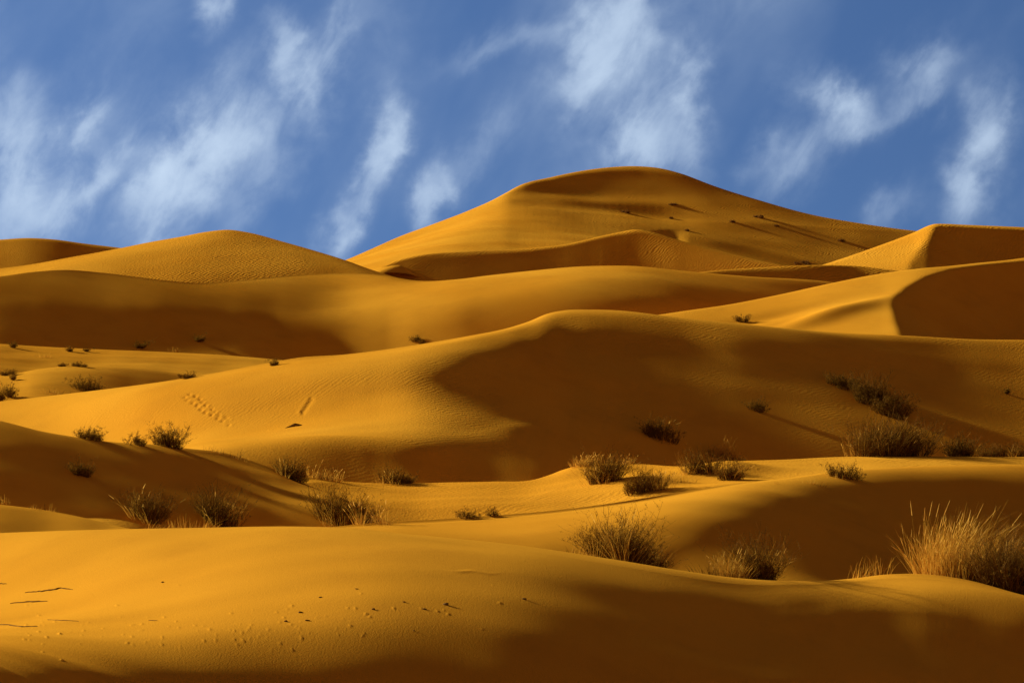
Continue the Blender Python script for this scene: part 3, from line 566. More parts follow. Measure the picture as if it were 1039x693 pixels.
# far
dune('far_left', SAND_FAR, 4, 90, crest=[(-700, 300, 720), (-200, 258, 720), (0, 243.3, 720), (27, 241.7, 720), (54, 243, 720), (84, 247, 720), (121, 251.5, 720), (200, 262, 720), (400, 282, 720)],
     front=[(0, [(0, 4), (4, 22), (60, 28)])], reach=80, floor=-12)
dune('main', SAND_FAR, 2, 260, crest=[(-100, 310, 700), (200, 287, 700), (300, 280, 704), (353, 263, 710), (374, 254, 714), (407, 239.5, 720), (441, 227, 728), (475, 214, 735), (498, 204, 740), (512, 196.6, 743), (528, 188, 745), (559, 180, 746), (592, 173.3, 746), (620, 169.8, 745), (650, 169, 743), (670, 171, 740), (690, 176, 737), (720, 187, 732), (770, 202, 722), (820, 215.5, 712), (870, 225, 703), (930, 234, 694), (1000, 240, 686), (1300, 262, 670), (1700, 285, 660)],
     front=[(340, [(0, 8), (8, 12), (60, 13), (120, 13)]), (512, [(0, 8), (4, 12), (40, 14), (120, 16)]), (640, [(0, 9), (4, 17), (60, 19), (120, 18)]), (800, [(0, 9), (4, 19), (60, 20), (120, 18)])],
     smooth=(32, 14),
     bumps=[(600, 205, 30, 6, .8, 10), (700, 235, 40, 7, .9, -18), (760, 255, 45, 6, 1.0, -20), (850, 240, 30, 7, .6, -15), (720, 215, 25, 5, .6, -22)],
     wob=0.3, wl=30, reach=140, floor=-12)
dune('back_mound', SAND_FAR, 2, 140, crest=[(100, 320, 571), (300, 297, 574), (350, 284, 576), (377, 276.5, 578), (390, 270, 579), (404, 264.5, 581), (424, 259.5, 583), (475, 255, 586), (542, 251.7, 589), (576, 247.7, 590), (609, 240, 590), (630, 235.5, 589), (645, 233, 588), (660, 235.3, 587), (690, 244, 583), (720, 252, 579), (760, 262, 574), (800, 271, 570), (900, 290, 561), (1100, 320, 551)],
     front=[(377, [(0, 4), (2, 18), (6, 26), (40, 27)]), (640, [(0, 4), (3, 18), (8, 24), (40, 26)]), (760, [(0, 3), (3, 14), (40, 20)])], smooth=(28, 8), reach=90, floor=-12)
dune('peak_left', SAND_FAR, 2, 150, crest=[(-700, 330, 500), (-150, 280, 500), (0, 272.5, 493), (34, 268, 499), (67, 262, 505), (118, 252.7, 513), (151, 246, 517), (185, 240, 520), (212, 235, 521), (232, 233.3, 520.5), (252, 236, 518), (286, 245, 511), (320, 254.7, 503), (350, 264, 497), (372, 272, 493), (400, 281, 489), (520, 300, 500), (800, 330, 500)],
     front=[(0, [(0, 3), (6, 10), (40, 14)]), (150, [(0, 2), (5, 14), (40, 18)]), (240, [(0, 3), (4, 15), (40, 19)]), (400, [(0, 3), (4, 16), (40, 20)])],
     wob=.25, wl=25, reach=100, floor=-12)
dune('right_peak', SAND_FAR, 2, 160, crest=[(500, 330, 470), (700, 297, 480), (780, 283, 490), (834, 269, 500), (875, 255.4, 508), (925, 237, 517), (948.6, 227.4, 520), (960, 227.3, 520), (975, 228, 520), (1039, 230.7, 520), (1200, 240, 520), (1500, 270, 520), (1900, 310, 520)],
     front=[(780, [(0, 3), (6, 9), (40, 12)]), (1000, [(0, 3), (6, 12), (40, 14)])],
     carves=[([(1500, 280), (1200, 245), (1100, 236), (1039, 233), (975, 230), (956, 229.2), (949, 230.5), (945, 236), (940, 244), (931, 255), (924, 267), (918, 285)], 24, 0.35, 0, 1)], reach=110, floor=-12)
dune('thin_strip', SAND_FAR, 3, 70, crest=[(500, 310, 410), (640, 288, 415), (690, 279, 420), (717, 275.5, 424), (774, 271.5, 430), (834, 269, 436), (870, 270, 440), (900, 273.5, 440), (960, 281, 440), (1100, 300, 440)],
     front=[(700, [(0, 2), (2, 18), (6, 26), (40, 28)]), (900, [(0, 2), (2, 14), (8, 20), (40, 22)])], reach=60, floor=-12)
dune('middle_left', SAND_MID, 2, 220, crest=[(-800, 310, 325), (-150, 285, 316), (0, 280.5, 327), (34, 276, 331), (67, 274, 334), (101, 276.5, 335), (135, 280.5, 335), (168, 284.5, 336), (202, 287, 337), (236, 285, 339), (286, 280, 343), (350, 277.5, 350), (390, 279.8, 351), (424, 285, 350), (468, 283, 349), (492, 280, 349), (542, 274.5, 350), (593, 270.3, 352), (620, 269.7, 353), (643, 270, 354), (690, 274.6, 355), (757, 280.6, 360), (841, 286, 366), (900, 296, 370), (1100, 330, 370)],
     front=[(150, [(0, 2), (2, 14), (6, 26), (24, 29), (45, 20)]), (325, [(0, 2), (3, 8), (10, 20), (24, 28), (45, 22)]), (435, [(0, 2), (6, 6), (20, 12), (40, 19), (60, 22)]), (520, [(0, 2), (6, 8), (20, 13), (40, 20), (60, 22)]), (680, [(0, 2), (3, 14), (8, 24), (24, 28), (45, 24)])],
     smooth=(40, 12), wob=.2, wl=18, reach=90, floor=-13)
dune('right_crescent', SAND_MID, 1.5, 230, crest=[(300, 380, 285), (500, 345, 288), (600, 330, 292), (690, 316.3, 298), (740, 309, 302), (791, 299, 306), (841, 288, 309), (892, 278, 312), (939, 272, 313), (959, 270.4, 314.5), (992, 267, 318), (1026, 263.5, 322), (1039, 261.8, 324), (1120, 257, 333), (1300, 262, 342), (1700, 300, 345)],
     front=[(600, [(0, 3), (3, 8), (30, 10)]), (1000, [(0, 3), (3, 9), (30, 11)])],
     carves=[([(1700, 320), (1300, 275), (1120, 262), (1039, 265), (1000, 268.5), (965, 272.8), (938, 281), (918, 291), (908, 300), (904.5, 310), (907, 324), (914, 345), (925, 370)], 25, 0.22, 0, 1)],
     bumps=[(850, 318, 9, 2.2, .7, 40), (780, 322, 10, 2.5, -.4, 30)], wob=.08, wl=12, reach=70, floor=-13)
dune('low_left_far', SAND_MID, 3, 110, crest=[(-700, 340, 262), (-150, 347, 264), (0, 349.7, 266), (34, 352, 267), (101, 355.7, 268), (168, 358.7, 269), (236, 363, 270), (280, 367.5, 270), (340, 376, 270), (500, 400, 270)],
     front=[(100, [(0, -1), (4, 3), (12, 6), (30, 8)])], wob=.12, wl=6, reach=50, floor=-13)
dune('low_left_near', SAND_MID, 3, 110, crest=[(-700, 400, 226), (-150, 394, 228), (0, 383, 230), (13.5, 381, 231), (34, 376.6, 232), (67, 372.6, 234), (108, 372.4, 236), (145, 375, 238), (189, 381.5, 240), (260, 392, 240), (420, 420, 240)],
     front=[(50, [(0, -1), (3, 5), (12, 9), (30, 12)]), (160, [(0, -1), (3, 8), (12, 14), (30, 18)])], wob=.08, wl=6, reach=50, floor=-14)

def tracks_mid(px, Yv, x, z):
    """footprints trodden into the lit flank"""
    py = HZ - z/Yv*F
    out = 0*x
    pts = []
    rr = np.random.RandomState(3)
    for k in range(10):
        t = k/9.0
        pts.append((186+t*44+rr.normal()*1.0, 403+t*30+rr.normal()*.8, 1.9*rr.uniform(.8, 1.3), .9))
        if rr.rand() < .8: pts.append((193+t*40+rr.normal()*1.2, 401+t*25+rr.normal()*.9, 1.7*rr.uniform(.7, 1.2), .8))
    for (cx, cy, rx, ry) in pts:
        q = ((px-cx)/rx)**2+((py-cy)/ry)**2
        am = .35+.75*math.sin(math.pi*min(max((cx-180)/56.0, 0), 1))
        out = out - am*(.12*np.exp(-q) - .065*np.exp(-(((px-cx-2.0)/rx)**2+((py-cy-.8)/ry)**2)))
    # a dragged groove
    a = np.clip(((px-307)*9+(py-419)*-13)/(250.0), 0, 1)
    q = ((px-(307+9*a))/2.0)**2+((py-(419-13*a))/2.5)**2
    out = out - .045*np.exp(-q) + .04*np.exp(-((px-(304+9*a))/1.6)**2-((py-(419-13*a))/2.2)**2)
    return out

dune('central', SAND_MID, 1.5, 330, crest=[(-700, 450, 145), (-150, 420, 148), (0, 408, 151), (60, 401, 153), (101, 396, 154), (168, 387, 156), (202, 381.5, 157), (269, 369, 159), (303, 363, 160), (350, 359.7, 161.5), (374, 357, 162.5), (424, 349.7, 165), (475, 341, 168.5), (515, 333, 172), (537, 326, 174.5), (555, 318.5, 177), (572, 315, 179), (600, 314.2, 182), (626, 315, 184), (690, 322.5, 186), (754, 329, 187), (841, 337, 188), (925, 341, 188), (992, 344.5, 190), (1039, 345, 190), (1200, 350, 190), (1700, 380, 190)],
     front=[(0, [(0, 0), (3, 5), (12, 8), (30, 9)]), (200, [(0, 0), (3, 6), (10, 9), (22, 7), (28, 14), (45, 16)]), (350, [(0, 0), (3, 7), (10, 11), (15, 9), (21, 8), (26, 22), (45, 26)]), (520, [(0, 2), (3, 7), (12, 11), (27, 10), (34, 24), (45, 26)]), (800, [(0, 2), (3, 8), (8, 11), (12, 21), (40, 22)])],
     smooth=(55, 6),
     bumps=[(770, 385, 12, 2.0, .5, -28), (950, 405, 14, 2.5, .3, -10), (325, 424, 7, 1.6, .30, 14), (340, 398, 8, 3, -.25, 5)],
     wob=.08, wl=9, details=tracks_mid, reach=60, floor=-14.5)
dune('flat', SAND_MID, 1.5, 240, crest=[(-400, 540, 80), (200, 500, 88), (280, 486, 99), (300, 484, 100), (313, 485, 101), (350, 489.6, 103), (417, 492, 107), (451, 491, 109), (500, 490, 112), (542, 488, 114), (559, 483, 115), (578, 476, 115), (596, 472.5, 116), (620, 471, 116), (646, 471.5, 117), (690, 474, 118), (744, 469, 118), (798, 467, 118), (849, 464.5, 119), (906, 464, 119), (1039, 464.5, 120), (1300, 462, 120), (1800, 470, 120)],
     front=[(310, [(0, 0), (1.5, 4), (5, 9), (20, 10), (40, 12)]), (430, [(0, -1), (3, 1), (10, 3), (40, 6)]), (700, [(0, -1), (3, 0), (20, 2), (40, 5)])],
     bumps=[(598, 478, 1.9, 2.0, .42, 0), (733, 478, 2.0, 2.0, .45, 0), (655, 490, 1.8, 1.5, .2, 0)], wob=.10, wl=5, reach=60, floor=-14.5)
dune('left_dark', SAND_NEAR, 1.5, 200, crest=[(-700, 400, 78), (-150, 415, 83), (0, 427, 86), (44, 438, 87), (67, 442, 87.5), (114, 448.5, 89), (155, 451, 90), (189, 455, 91), (229, 460, 92), (256, 468, 93), (279, 477, 94), (300, 487.5, 95), (345, 506, 96), (400, 535, 97), (470, 570, 97), (700, 600, 97)],
     front=[(0, [(0, 2), (1, 14), (2.5, 25), (20, 28)]), (160, [(0, 2), (1, 12), (3, 23), (20, 26)]), (230, [(0, 2), (1, 12), (3, 20), (20, 23)]), (330, [(0, 0), (1.5, 5), (4, 10), (20, 12)])], wob=.10, wl=5, reach=40, floor=-14.5)
dune('right_near', SAND_NEAR, 1.5, 260, crest=[(-200, 640, 44), (100, 585, 46), (200, 560, 54), (300, 540, 55), (340, 534.5, 56), (397, 529.3, 56.5), (441, 527, 57), (500, 523, 58), (560, 518, 59.5), (610, 512, 61), (650, 506, 62.3), (690, 499.3, 63.5), (744, 491, 65.5), (798, 485, 67.5), (845, 479, 69), (878, 476.5, 70), (925, 473.5, 71), (979, 472, 72), (1039, 471.3, 73), (1300, 474, 75), (1800, 500, 75)],
     front=[(350, [(0, 0), (1.5, 4), (6, 8), (20, 12)]), (650, [(0, 0), (1, 5), (4, 9), (20, 14)]), (900, [(0, 0), (1, 5), (4, 10), (20, 14)])],
     carves=[([(1800, 510), (1300, 481), (1039, 477.5), (979, 478), (925, 480), (880, 484), (845, 489), (805, 498), (770, 511), (745, 530), (725, 556), (705, 590)], 22, 0.45, 9, 1)],
     wob=.05, wl=4, reach=30, floor=-14.5)
dune('left_sliver', SAND_NEAR, 2, 90, crest=[(-600, 470, 56), (-100, 505, 57), (0, 512, 57), (50, 518.3, 57), (84, 525, 56.5), (114, 532.3, 56), (150, 541, 55), (300, 580, 54)],
     front=[(0, [(0, 0), (1, 6), (4, 12), (20, 16)])], wob=.04, wl=3, reach=25, floor=-14.5)

_r2 = np.random.RandomState(11)
CLODS = [(_r2.uniform(20, 380), 640+_r2.normal()*12, _r2.uniform(.35, .8)) for _ in range(130)]+[(_r2.uniform(250, 540), 618+_r2.normal()*12, _r2.uniform(.35, .9)) for _ in range(25)]
def tracks_near(px, Yv, x, z):
    py = HZ - z/Yv*F
    out = 0*x
    # a faint raised lip of sand
    t = np.clip((px-445)/60.0, 0, 1)
    out = out + .010*np.exp(-((px-478)/22.0)**2)*np.exp(-((py-(578+4*t)+.6*np.sin(px*.2))/1.3)**2)
    near = (px > -50) & (px < 640) & (py > 570)
    if near.any():
        sx, sy = px[near], py[near]
        acc = np.zeros(sx.shape)
        for (cx, cy, r) in CLODS:
            acc += .012*r*np.exp(-((sx-cx)/(1.5*r))**2-((sy-cy)/(.9*r))**2)
        out[near] += acc
    return out
dune('foreground', SAND_NEAR, 1.2, 620, crest=[(-700, 590, 48), (-150, 549, 43), (0, 540.7, 40), (100, 537.3, 38), (200, 535.4, 36.3), (310, 534.2, 35), (360, 536, 34.6), (400, 540.5, 34.4), (460, 546, 34.2), (520, 552.3, 34), (620, 567, 34), (700, 580, 34.4), (740, 585.5, 34.8), (795, 589.3, 35.4), (840, 589, 36), (870, 586.3, 36.5), (900, 582.7, 37), (945, 583, 37.5), (980, 588, 38), (1039, 604, 38.5), (1200, 640, 39), (1700, 720, 38)],
     front=[(0, [(0, -3), (2, 0), (3.6, 5), (5, 13), (6.2, 24), (7.2, 32), (9, 33)]), (300, [(0, -1), (1.5, 3), (3, 8), (4.2, 14), (5.4, 23), (6.4, 30)]), (560, [(0, 0), (.7, 5), (2, 9), (3.5, 13), (5, 18), (7, 26)]), (780, [(0, 0), (.7, 5), (2, 10), (3.5, 14), (5, 19), (7, 26)]), (930, [(0, -1), (.6, 3), (1.2, 8), (2.0, 15), (5, 26), (30, 27)])],
     wob=.03, wl=2.5, details=tracks_near, smooth=(70, 0.8), reach=26, behind=12, floor=-14.5)

def build_dune(D, name):
    # columns: dense in the picture, coarser to the sides
    st = D.step
    lo, hi = D.crest[0][0], D.crest[-1][0]
    a = np.arange(-60, 1100.1, st)
    left = -60 - np.cumsum(np.linspace(st*2, st*14, 60))
    right = 1100 + np.cumsum(np.linspace(st*2, st*14, 60))
    px = np.concatenate([left[::-1], a, right])
    px = px[(px >= lo) & (px <= hi)]
    u = (px-CX)/F
    _, Yc = D.crest_at(u)
    nf = int(D.rows*.8); nb = D.rows-nf
    tf = np.linspace(0, 1, nf)
    e = 2.2
    df = D.reach*(np.exp(e*tf)-1)/(np.exp(e)-1)
    tb = np.linspace(1, 0, nb+1)[:-1]
    db = -D.behind*(np.exp(3*tb)-1)/(np.exp(3)-1)
    d = np.concatenate([db, df])
    Yv = Yc[:, None]-d[None, :]
    U = np.broadcast_to(u[:, None], Yv.shape)
    z = D.height(U, Yv)
    x = U*Yv
    nc, nr = Yv.shape
    co = np.stack([x, Yv, z], -1).reshape(-1, 3).astype(np.float32)
    i = np.arange(nc-1)[:, None]*nr+np.arange(nr-1)[None, :]
    # wound so that the normals look up
    f = np.stack([i, i+1, i+nr+1, i+nr], -1).reshape(-1, 4)[:, ::-1]
    f = f[:, ::-1]
    me = bpy.data.meshes.new(name)
    me.vertices.add(len(co)); me.vertices.foreach_set('co', co.ravel())
    me.loops.add(f.size); me.loops.foreach_set('vertex_index', f.ravel().astype(np.int32))
    me.polygons.add(len(f)); me.polygons.foreach_set('loop_start', np.arange(0, f.size, 4, dtype=np.int32))
    me.polygons.foreach_set('loop_total', np.full(len(f), 4, np.int32))
    me.update(calc_edges=True)
    me.validate()
    me.polygons.foreach_set('use_smooth', np.ones(len(f), bool))
    if me.polygons[len(f)//2].normal.z < 0:
        me.flip_normals()
    me.materials.append(D.mat)
    o = bpy.data.objects.new(name, me)
    COL.objects.link(o)
    o['kind'] = 'structure'
    return o

for key, D in DUNES.items():
    build_dune(D, 'sand_dune')

# valley floor under everything, out to the horizon
me = bpy.data.meshes.new('desert_floor')
S = 9000
me.from_pydata([(-S, -S, -16.5), (S, -S, -16.5), (S, S, -16.5), (-S, S, -16.5)], [], [(0, 1, 2, 3)])
me.materials.append(SAND_FAR)
g = bpy.data.objects.new('desert_floor', me); COL.objects.link(g); g['kind'] = 'structure'

# ------------------------------------------------------------------ standing on the sand
def ground_col(u, Ys):
    best = np.full(Ys.shape, -16.5)
    for D in DUNES.values():
        if not (D.cu[0] <= u <= D.cu[-1]): continue
        Yc = float(D.crest_at(np.array([u]))[1][0])
        ok = (Ys <= Yc+D.behind) & (Ys >= Yc-D.reach)
        if ok.any():
            z = D.height(np.full(ok.sum(), u), Ys[ok])
            best[ok] = np.maximum(best[ok], z)
    return best
_YS = np.concatenate([np.arange(22, 130, .05), np.arange(130, 420, .2), np.arange(420, 860, .5)])
def spot(px, py=None, Yd=None):
    """A point on the sand: the first ground met in the direction (px, py), or the ground at distance Yd."""
    u = (px-CX)/F
    if Yd is None:
        z = ground_col(u, _YS)
        hit = np.nonzero(z >= (HZ-py)/F*_YS)[0]
        i = hit[0]
        return Vector((u*_YS[i], _YS[i], z[i]))
    z = float(ground_col(u, np.array([float(Yd)]))[0])
    return Vector((u*Yd, Yd, z))

# ------------------------------------------------------------------ plants
def plant_material(name, c1, c2, trans):
    m = bpy.data.materials.new(name); m.use_nodes = True
    t = NT(m.node_tree)
    pos = t.n('ShaderNodeTexCoord').outputs['Object']
    nz = t.noise(pos, 9.0, 3, 0.6)
    c = t.mix(t.ss(nz, 0.35, 0.65), c1, c2)
    d = t.n('ShaderNodeBsdfDiffuse'); t.put(d.inputs[0], c)
    tr = t.n('ShaderNodeBsdfTranslucent'); t.put(tr.inputs[0], c)
    mx = t.n('ShaderNodeMixShader'); mx.inputs[0].default_value = trans
    t.put(mx.inputs[1], d.outputs[0]); t.put(mx.inputs[2], tr.outputs[0])
    o = t.n('ShaderNodeOutputMaterial'); t.put(o.inputs[0], mx.outputs[0])
    return m
STRAW = plant_material("dry_straw", (0.58, 0.305, 0.040, 1), (0.40, 0.19, 0.024, 1), 0.32)
PALE = plant_material("bleached_straw", (0.70, 0.42, 0.09, 1), (0.55, 0.28, 0.05, 1), 0.35)
DUSKY = plant_material("dusky_leaf", (0.105, 0.048, 0.007, 1), (0.19, 0.088, 0.011, 1), 0.28)
TWIG = plant_material("dark_twig", (0.09, 0.043, 0.012, 1), (0.14, 0.065, 0.016, 1), 0.0)
BRUSH = plant_material("far_brush", (0.17, 0.075, 0.02, 1), (0.24, 0.105, 0.028, 1), 0.1)
STONE = plant_material("dark_stone", (0.10, 0.05, 0.018, 1), (0.16, 0.08, 0.025, 1), 0.0)

class Ribbons:
    def __init__(self): self.v = []; self.f = []
    def add(self, pts, w0, w1, rng, tri=False):
        """a tapering blade along pts; it turns as it goes so that it shows from every side"""
        b = len(self.v); n = len(pts)
        ang = rng.uniform(0, 6.28)
        side = Vector((math.cos(ang), math.sin(ang), 0))
        for k, p in enumerate(pts):
            ww = (w0+(w1-w0)*k/(n-1))*.5
            self.v += [p-side*ww, p+side*ww]
        for k in range(n-1):
            i = b+2*k
            self.f.append((i, i+1, i+3, i+2))
    def leaf(self, p, size, rng):
        b = len(self.v)
        a = Vector((rng.gauss(0, 1), rng.gauss(0, 1), rng.gauss(0, 1))).normalized()
        c = a.orthogonal().normalized(); 
        if rng.random() < .5: c = a.cross(c)
        self.v += [p-a*size, p+c*size*.35, p+a*size, p-c*size*.35]
        self.f.append((b, b+1, b+2, b+3))
    def build(self, name, mat, parent=None):
        me = bpy.data.meshes.new(name)
        me.from_pydata([tuple(p) for p in self.v], [], self.f)
        me.materials.append(mat)
        o = bpy.data.objects.new(name, me); COL.objects.link(o)
        if parent is not None: o.parent = parent
        return o

def blade_pts(base, out, lean, h, bend, n=4):
    pts = []
    for k in range(n+1):
        t = k/n
        pts.append(base + Vector((out.x*(t+bend*t*t)+lean*t*t, out.y*(t+bend*t*t), 1.0*t-0.35*bend*t*t*t))*h)
    return pts

def fill_grass(rb, rng, n, W, H, bw, lean=0.0, spread=.45, sink=.03, heads=None, zfun=None):
    """blades in several sub-clumps of unequal height and lean"""
    k = 1 if n < 25 else (3 if n < 120 else 7)
    subs = []
    for q in range(k):
        a = rng.uniform(0, 6.28); r = math.sqrt(rng.random()) if k > 1 else 0
        subs.append((math.cos(a)*r*W*.38, math.sin(a)*r*min(W*.36, H*.6), rng.uniform(.55, 1.08) if q else 1.0, rng.gauss(0, .14), rng.uniform(.7, 1.3)))
    sr = W*(.42 if k == 1 else .22 if k == 3 else .17)
    for _ in range(n):
        sx, sy, sh, sl, sw = rng.choice(subs)
        a = rng.uniform(0, 6.28); r = math.sqrt(rng.random())
        bx, by = sx+math.cos(a)*r*sr*sw, sy+math.sin(a)*r*min(sr*sw, H*.5)
        h = H*sh*(1-.4*r*r)*rng.uniform(.4, 1.05)
        o = Vector((math.cos(a)*r*spread+rng.gauss(0, .13)+sl, math.sin(a)*r*spread+rng.gauss(0, .13), 0))
        z0 = zfun(bx, by) if zfun else 0.0
        pts = blade_pts(Vector((bx, by, z0-sink)), o, lean*rng.uniform(.2, 1.5), h, rng.uniform(-.1, .7))
        rb.add(pts, bw, bw*.3, rng)
        if heads is not None and rng.random() < .25:
            p = pts[-1]; d = p-pts[-2]
            heads.add([pts[-2]+d*.5, p, p+d*.3], bw*1.9, bw*.5, rng)

def fill_shrub(tw, lv, rng, n, W, H, bw, leafsize, nleaf, lean=0.0, zfun=None):
    """twiggy mounds side by side, each with its own height and lean"""
    k = 2 if n < 40 else rng.randint(3, 5)
    subs = []
    for q in range(k):
        t = (q+.5)/k*2-1
        subs.append((t*W*.30+rng.gauss(0, W*.05), rng.gauss(0, W*.12), rng.uniform(.55, 1.0) if q != k//2 else 1.0, rng.gauss(0, .18), rng.uniform(.8, 1.25)))
    for _ in range(n):
        sx, sy, sh, sl, sw = rng.choice(subs)
        a = rng.uniform(0, 6.28); r = math.sqrt(rng.random())
        base = Vector((sx+math.cos(a)*r*W*.14*sw, sy+math.sin(a)*r*W*.14, 0))
        if zfun: base.z = zfun(base.x, base.y)
        base.z -= .03
        o = Vector((math.cos(a)*r*.7+rng.gauss(0, .28)+sl, math.sin(a)*r*.6+rng.gauss(0, .28), 0))
        h = H*sh*(1-.4*r*r)*rng.uniform(.35, 1.05)
        pts = blade_pts(base, o, lean*rng.uniform(.3, 1.3), h, rng.uniform(-.3, .5), 5)
        for j in range(1, 6):
            pts[j] = pts[j]+Vector((rng.gauss(0, 1), rng.gauss(0, 1), rng.gauss(0, .6)))*h*.045
        tw.add(pts, bw*1.3, bw*.45, rng)
        for _k in range(4):
            j = rng.randint(1, 4); p = pts[j].lerp(pts[j+1], rng.random())
            d = Vector((rng.gauss(0, .6), rng.gauss(0, .6), rng.uniform(.1, 1.0)))*h*rng.uniform(.12, .32)
            q = [p, p+d*.5+Vector((0, 0, d.z*.1)), p+d]
            tw.add(q, bw*.8, bw*.3, rng)
            for _l in range(nleaf):
                s = q[0].lerp(q[2], rng.random())
                lv.leaf(s+Vector((rng.gauss(0, 1), rng.gauss(0, 1), rng.gauss(0, .8)))*leafsize*1.3, leafsize*rng.uniform(.5, 1.3), rng)

def tag(o, label, cat, group=None):
    o['label'] = label; o['category'] = cat
    if group: o['group'] = group

def base_of(px, py, Yd):
    return spot(px, py, Yd)

def local_ground(p):
    def z(dx, dy):
        x, y = p.x+dx, p.y+dy
        zz = float(ground_col(x/y, np.array([y]))[0])-p.z
        return max(-.5, min(.5, zz))
    return z

PLANT_GROUP = "dry plants on the dunes"
def plant(kind, px, py, wpx, hpx, label, Yd=None, lean=0.15, seed=None, dense=1.0):
    rng = random.Random(int(px*31+hpx*7+(py or 0)*13))
    if isinstance(Yd, str):                      # just behind the crest of the named dune
        k, off = Yd.split('+')
        Yd = float(DUNES[k].crest_at(np.array([(px-CX)/F]))[1][0])+float(off)
    p = base_of(px, py, Yd)
    s = p.y/F                                    # metres to a photograph pixel at this distance
    W, H = wpx*s, hpx*s
    thin = max(.004, .40*s)
    if p.y > 600: H *= .24; W *= .75
    big = hpx >= 9
    zf = local_ground(p) if wpx > 16 else None
    if kind == 'grass':
        n = int(min(1600, 16+wpx*hpx*.22*dense))
        rb = Ribbons(); hd = Ribbons()
        fill_grass(rb, rng, n, W, H, thin, lean, heads=hd, zfun=zf)
        if big:
            r = bpy.data.objects.new('grass_tussock', None); COL.objects.link(r)
            rb.build('leaves', STRAW, r); hd.build('seed_foliage', PALE, r)
            if wpx > 30:
                dk = Ribbons(); fill_grass(dk, rng, n//3, W*.8, H*.6, thin*1.2, lean, zfun=zf)
                dk.build('dead_leaves', TWIG, r)
        else:
                        r = rb.build('grass_tuft', STRAW)
        cat = 'grass'
    elif kind in ('shrub', 'mixed', 'low'):
        n = int(min(900, 18+wpx*hpx*.19*dense))
        tw = Ribbons(); lv = Ribbons()
        fill_shrub(tw, lv, rng, n, W*1.12, H*1.22, thin*1.1, max(.010, .62*s), 8, lean*.6, zf)
        if big:
            r = bpy.data.objects.new('desert_shrub', None); COL.objects.link(r)
            tw.build('branch_crown', TWIG, r); lv.build('leaves', DUSKY, r)
            if kind == 'mixed':
                st = Ribbons(); hd = Ribbons()
                fill_grass(st, rng, int(min(400, 16+wpx*hpx*.080*dense)), W*1.05, H*1.1, thin, lean, .6, heads=hd, zfun=zf)
                st.build('dry_leaves', STRAW, r); hd.build('seed_foliage', PALE, r)
        else:
            b = len(tw.v); tw.v += lv.v; tw.f += [tuple(i+b for i in f) for f in lv.f]
            r = tw.build('desert_shrub', BRUSH if p.y > 400 else DUSKY)
        cat = 'shrub'
    elif kind == 'sprigs':
        rb = Ribbons(); fill_grass(rb, rng, int(8+wpx*.9*dense), W*1.3, H, thin, lean, .3, zfun=zf)
        if big:
            r = bpy.data.objects.new('grass_sprigs', None); COL.objects.link(r)
            hd = Ribbons(); fill_grass(hd, rng, int(5+wpx*.4), W*1.2, H*.8, thin, lean, .4, zfun=zf)
            rb.build('leaves', STRAW, r); hd.build('dead_leaves', TWIG, r)
        else:
            r = rb.build('grass_tuft', STRAW)
        cat = 'grass'
    r.location = p
    tag(r, label, cat, PLANT_GROUP)
    return r

# nearest, behind the foreground crest
plant('grass', 974, None, 124, 82, "largest golden grass clump, tall and feathery behind the right foreground crest", Yd='foreground+1.6', lean=.30, dense=1.1)
plant('mixed', 1022, None, 54, 66, "dark leafy shrub right beside the largest golden grass clump, at the picture's edge", Yd='foreground+1.0', lean=.2)
plant('sprigs', 884, None, 40, 32, "short golden grass tuft just left of the largest golden grass clump", Yd='foreground+0.5', lean=.1, dense=1.6)
plant('mixed', 770, None, 40, 52, "upright dark shrub with a thin straw stalk, behind the dip of the foreground crest", Yd='foreground+1.6', lean=.05)
plant('grass', 733, None, 74, 36, "low spreading straw grass joined to the left of the upright dark shrub", Yd='foreground+1.2', lean=.1, dense=.45)
plant('mixed', 628, None, 56, 58, "dark pointed bush with spiky straw tips, alone behind the middle foreground crest", Yd='foreground+2.6', lean=.05, dense=.9)
plant('sprigs', 592, None, 30, 22, "thin pale sprigs just left of the dark pointed bush", Yd='foreground+2', lean=.05)
plant('mixed', 655, None, 40, 28, "low dark leafy growth on the right foot of the dark pointed bush", Yd='foreground+3.4', lean=.2)
# the lit flat
plant('mixed', 614, 489, 44, 32, "straw and dark shrub at the front of the sandy hump on the lit flat", lean=.1)
plant('grass', 603, 472, 56, 18, "pale fuzzy grass covering the top of the sandy hump on the lit flat", lean=.2)
plant('grass', 640, 471, 24, 13, "small golden tuft on the right edge of the sandy hump", lean=.1)
plant('mixed', 655, 499, 50, 25, "wide dark rounded shrub right of the sandy hump, above the pale sand track", lean=.25)
plant('grass', 734, 466, 44, 24, "golden grass crowning the mound near the middle of the lit flat", lean=.1)
plant('mixed', 740, 487, 30, 24, "dark shrub at the front foot of the grassy mound on the lit flat", lean=.2)
plant('mixed', 712, 480, 34, 24, "straw tipped shrub on the left slope of the grassy mound on the lit flat", lean=-.05)
plant('sprigs', 693, 490, 24, 12, "sparse straw sprigs at the left foot of the grassy mound", lean=.0)
plant('mixed', 858, 485, 36, 17, "round dry tuft standing on the near right dune crest", lean=.05)
plant('sprigs', 828, 492, 20, 11, "sparse pale sprigs just left of the round dry tuft on the near right crest", lean=.0)
plant('sprigs', 788, 491, 5, 6, "tiny lone sprig on the near right dune crest, left of the sparse sprigs", lean=.0)
plant('mixed', 896, None, 88, 42, "widest shrub of the line behind the lit flat, with straw tips over a dark middle", Yd='flat+1.2', lean=.15)
plant('shrub', 918, None, 40, 30, "dark rounded shrub overlapping the right of the widest shrub behind the lit flat", Yd='flat+2.2', lean=.2)
plant('mixed', 975, None, 38, 24, "straw tipped shrub second from the right in the line behind the lit flat", Yd='flat+1.2', lean=.1)
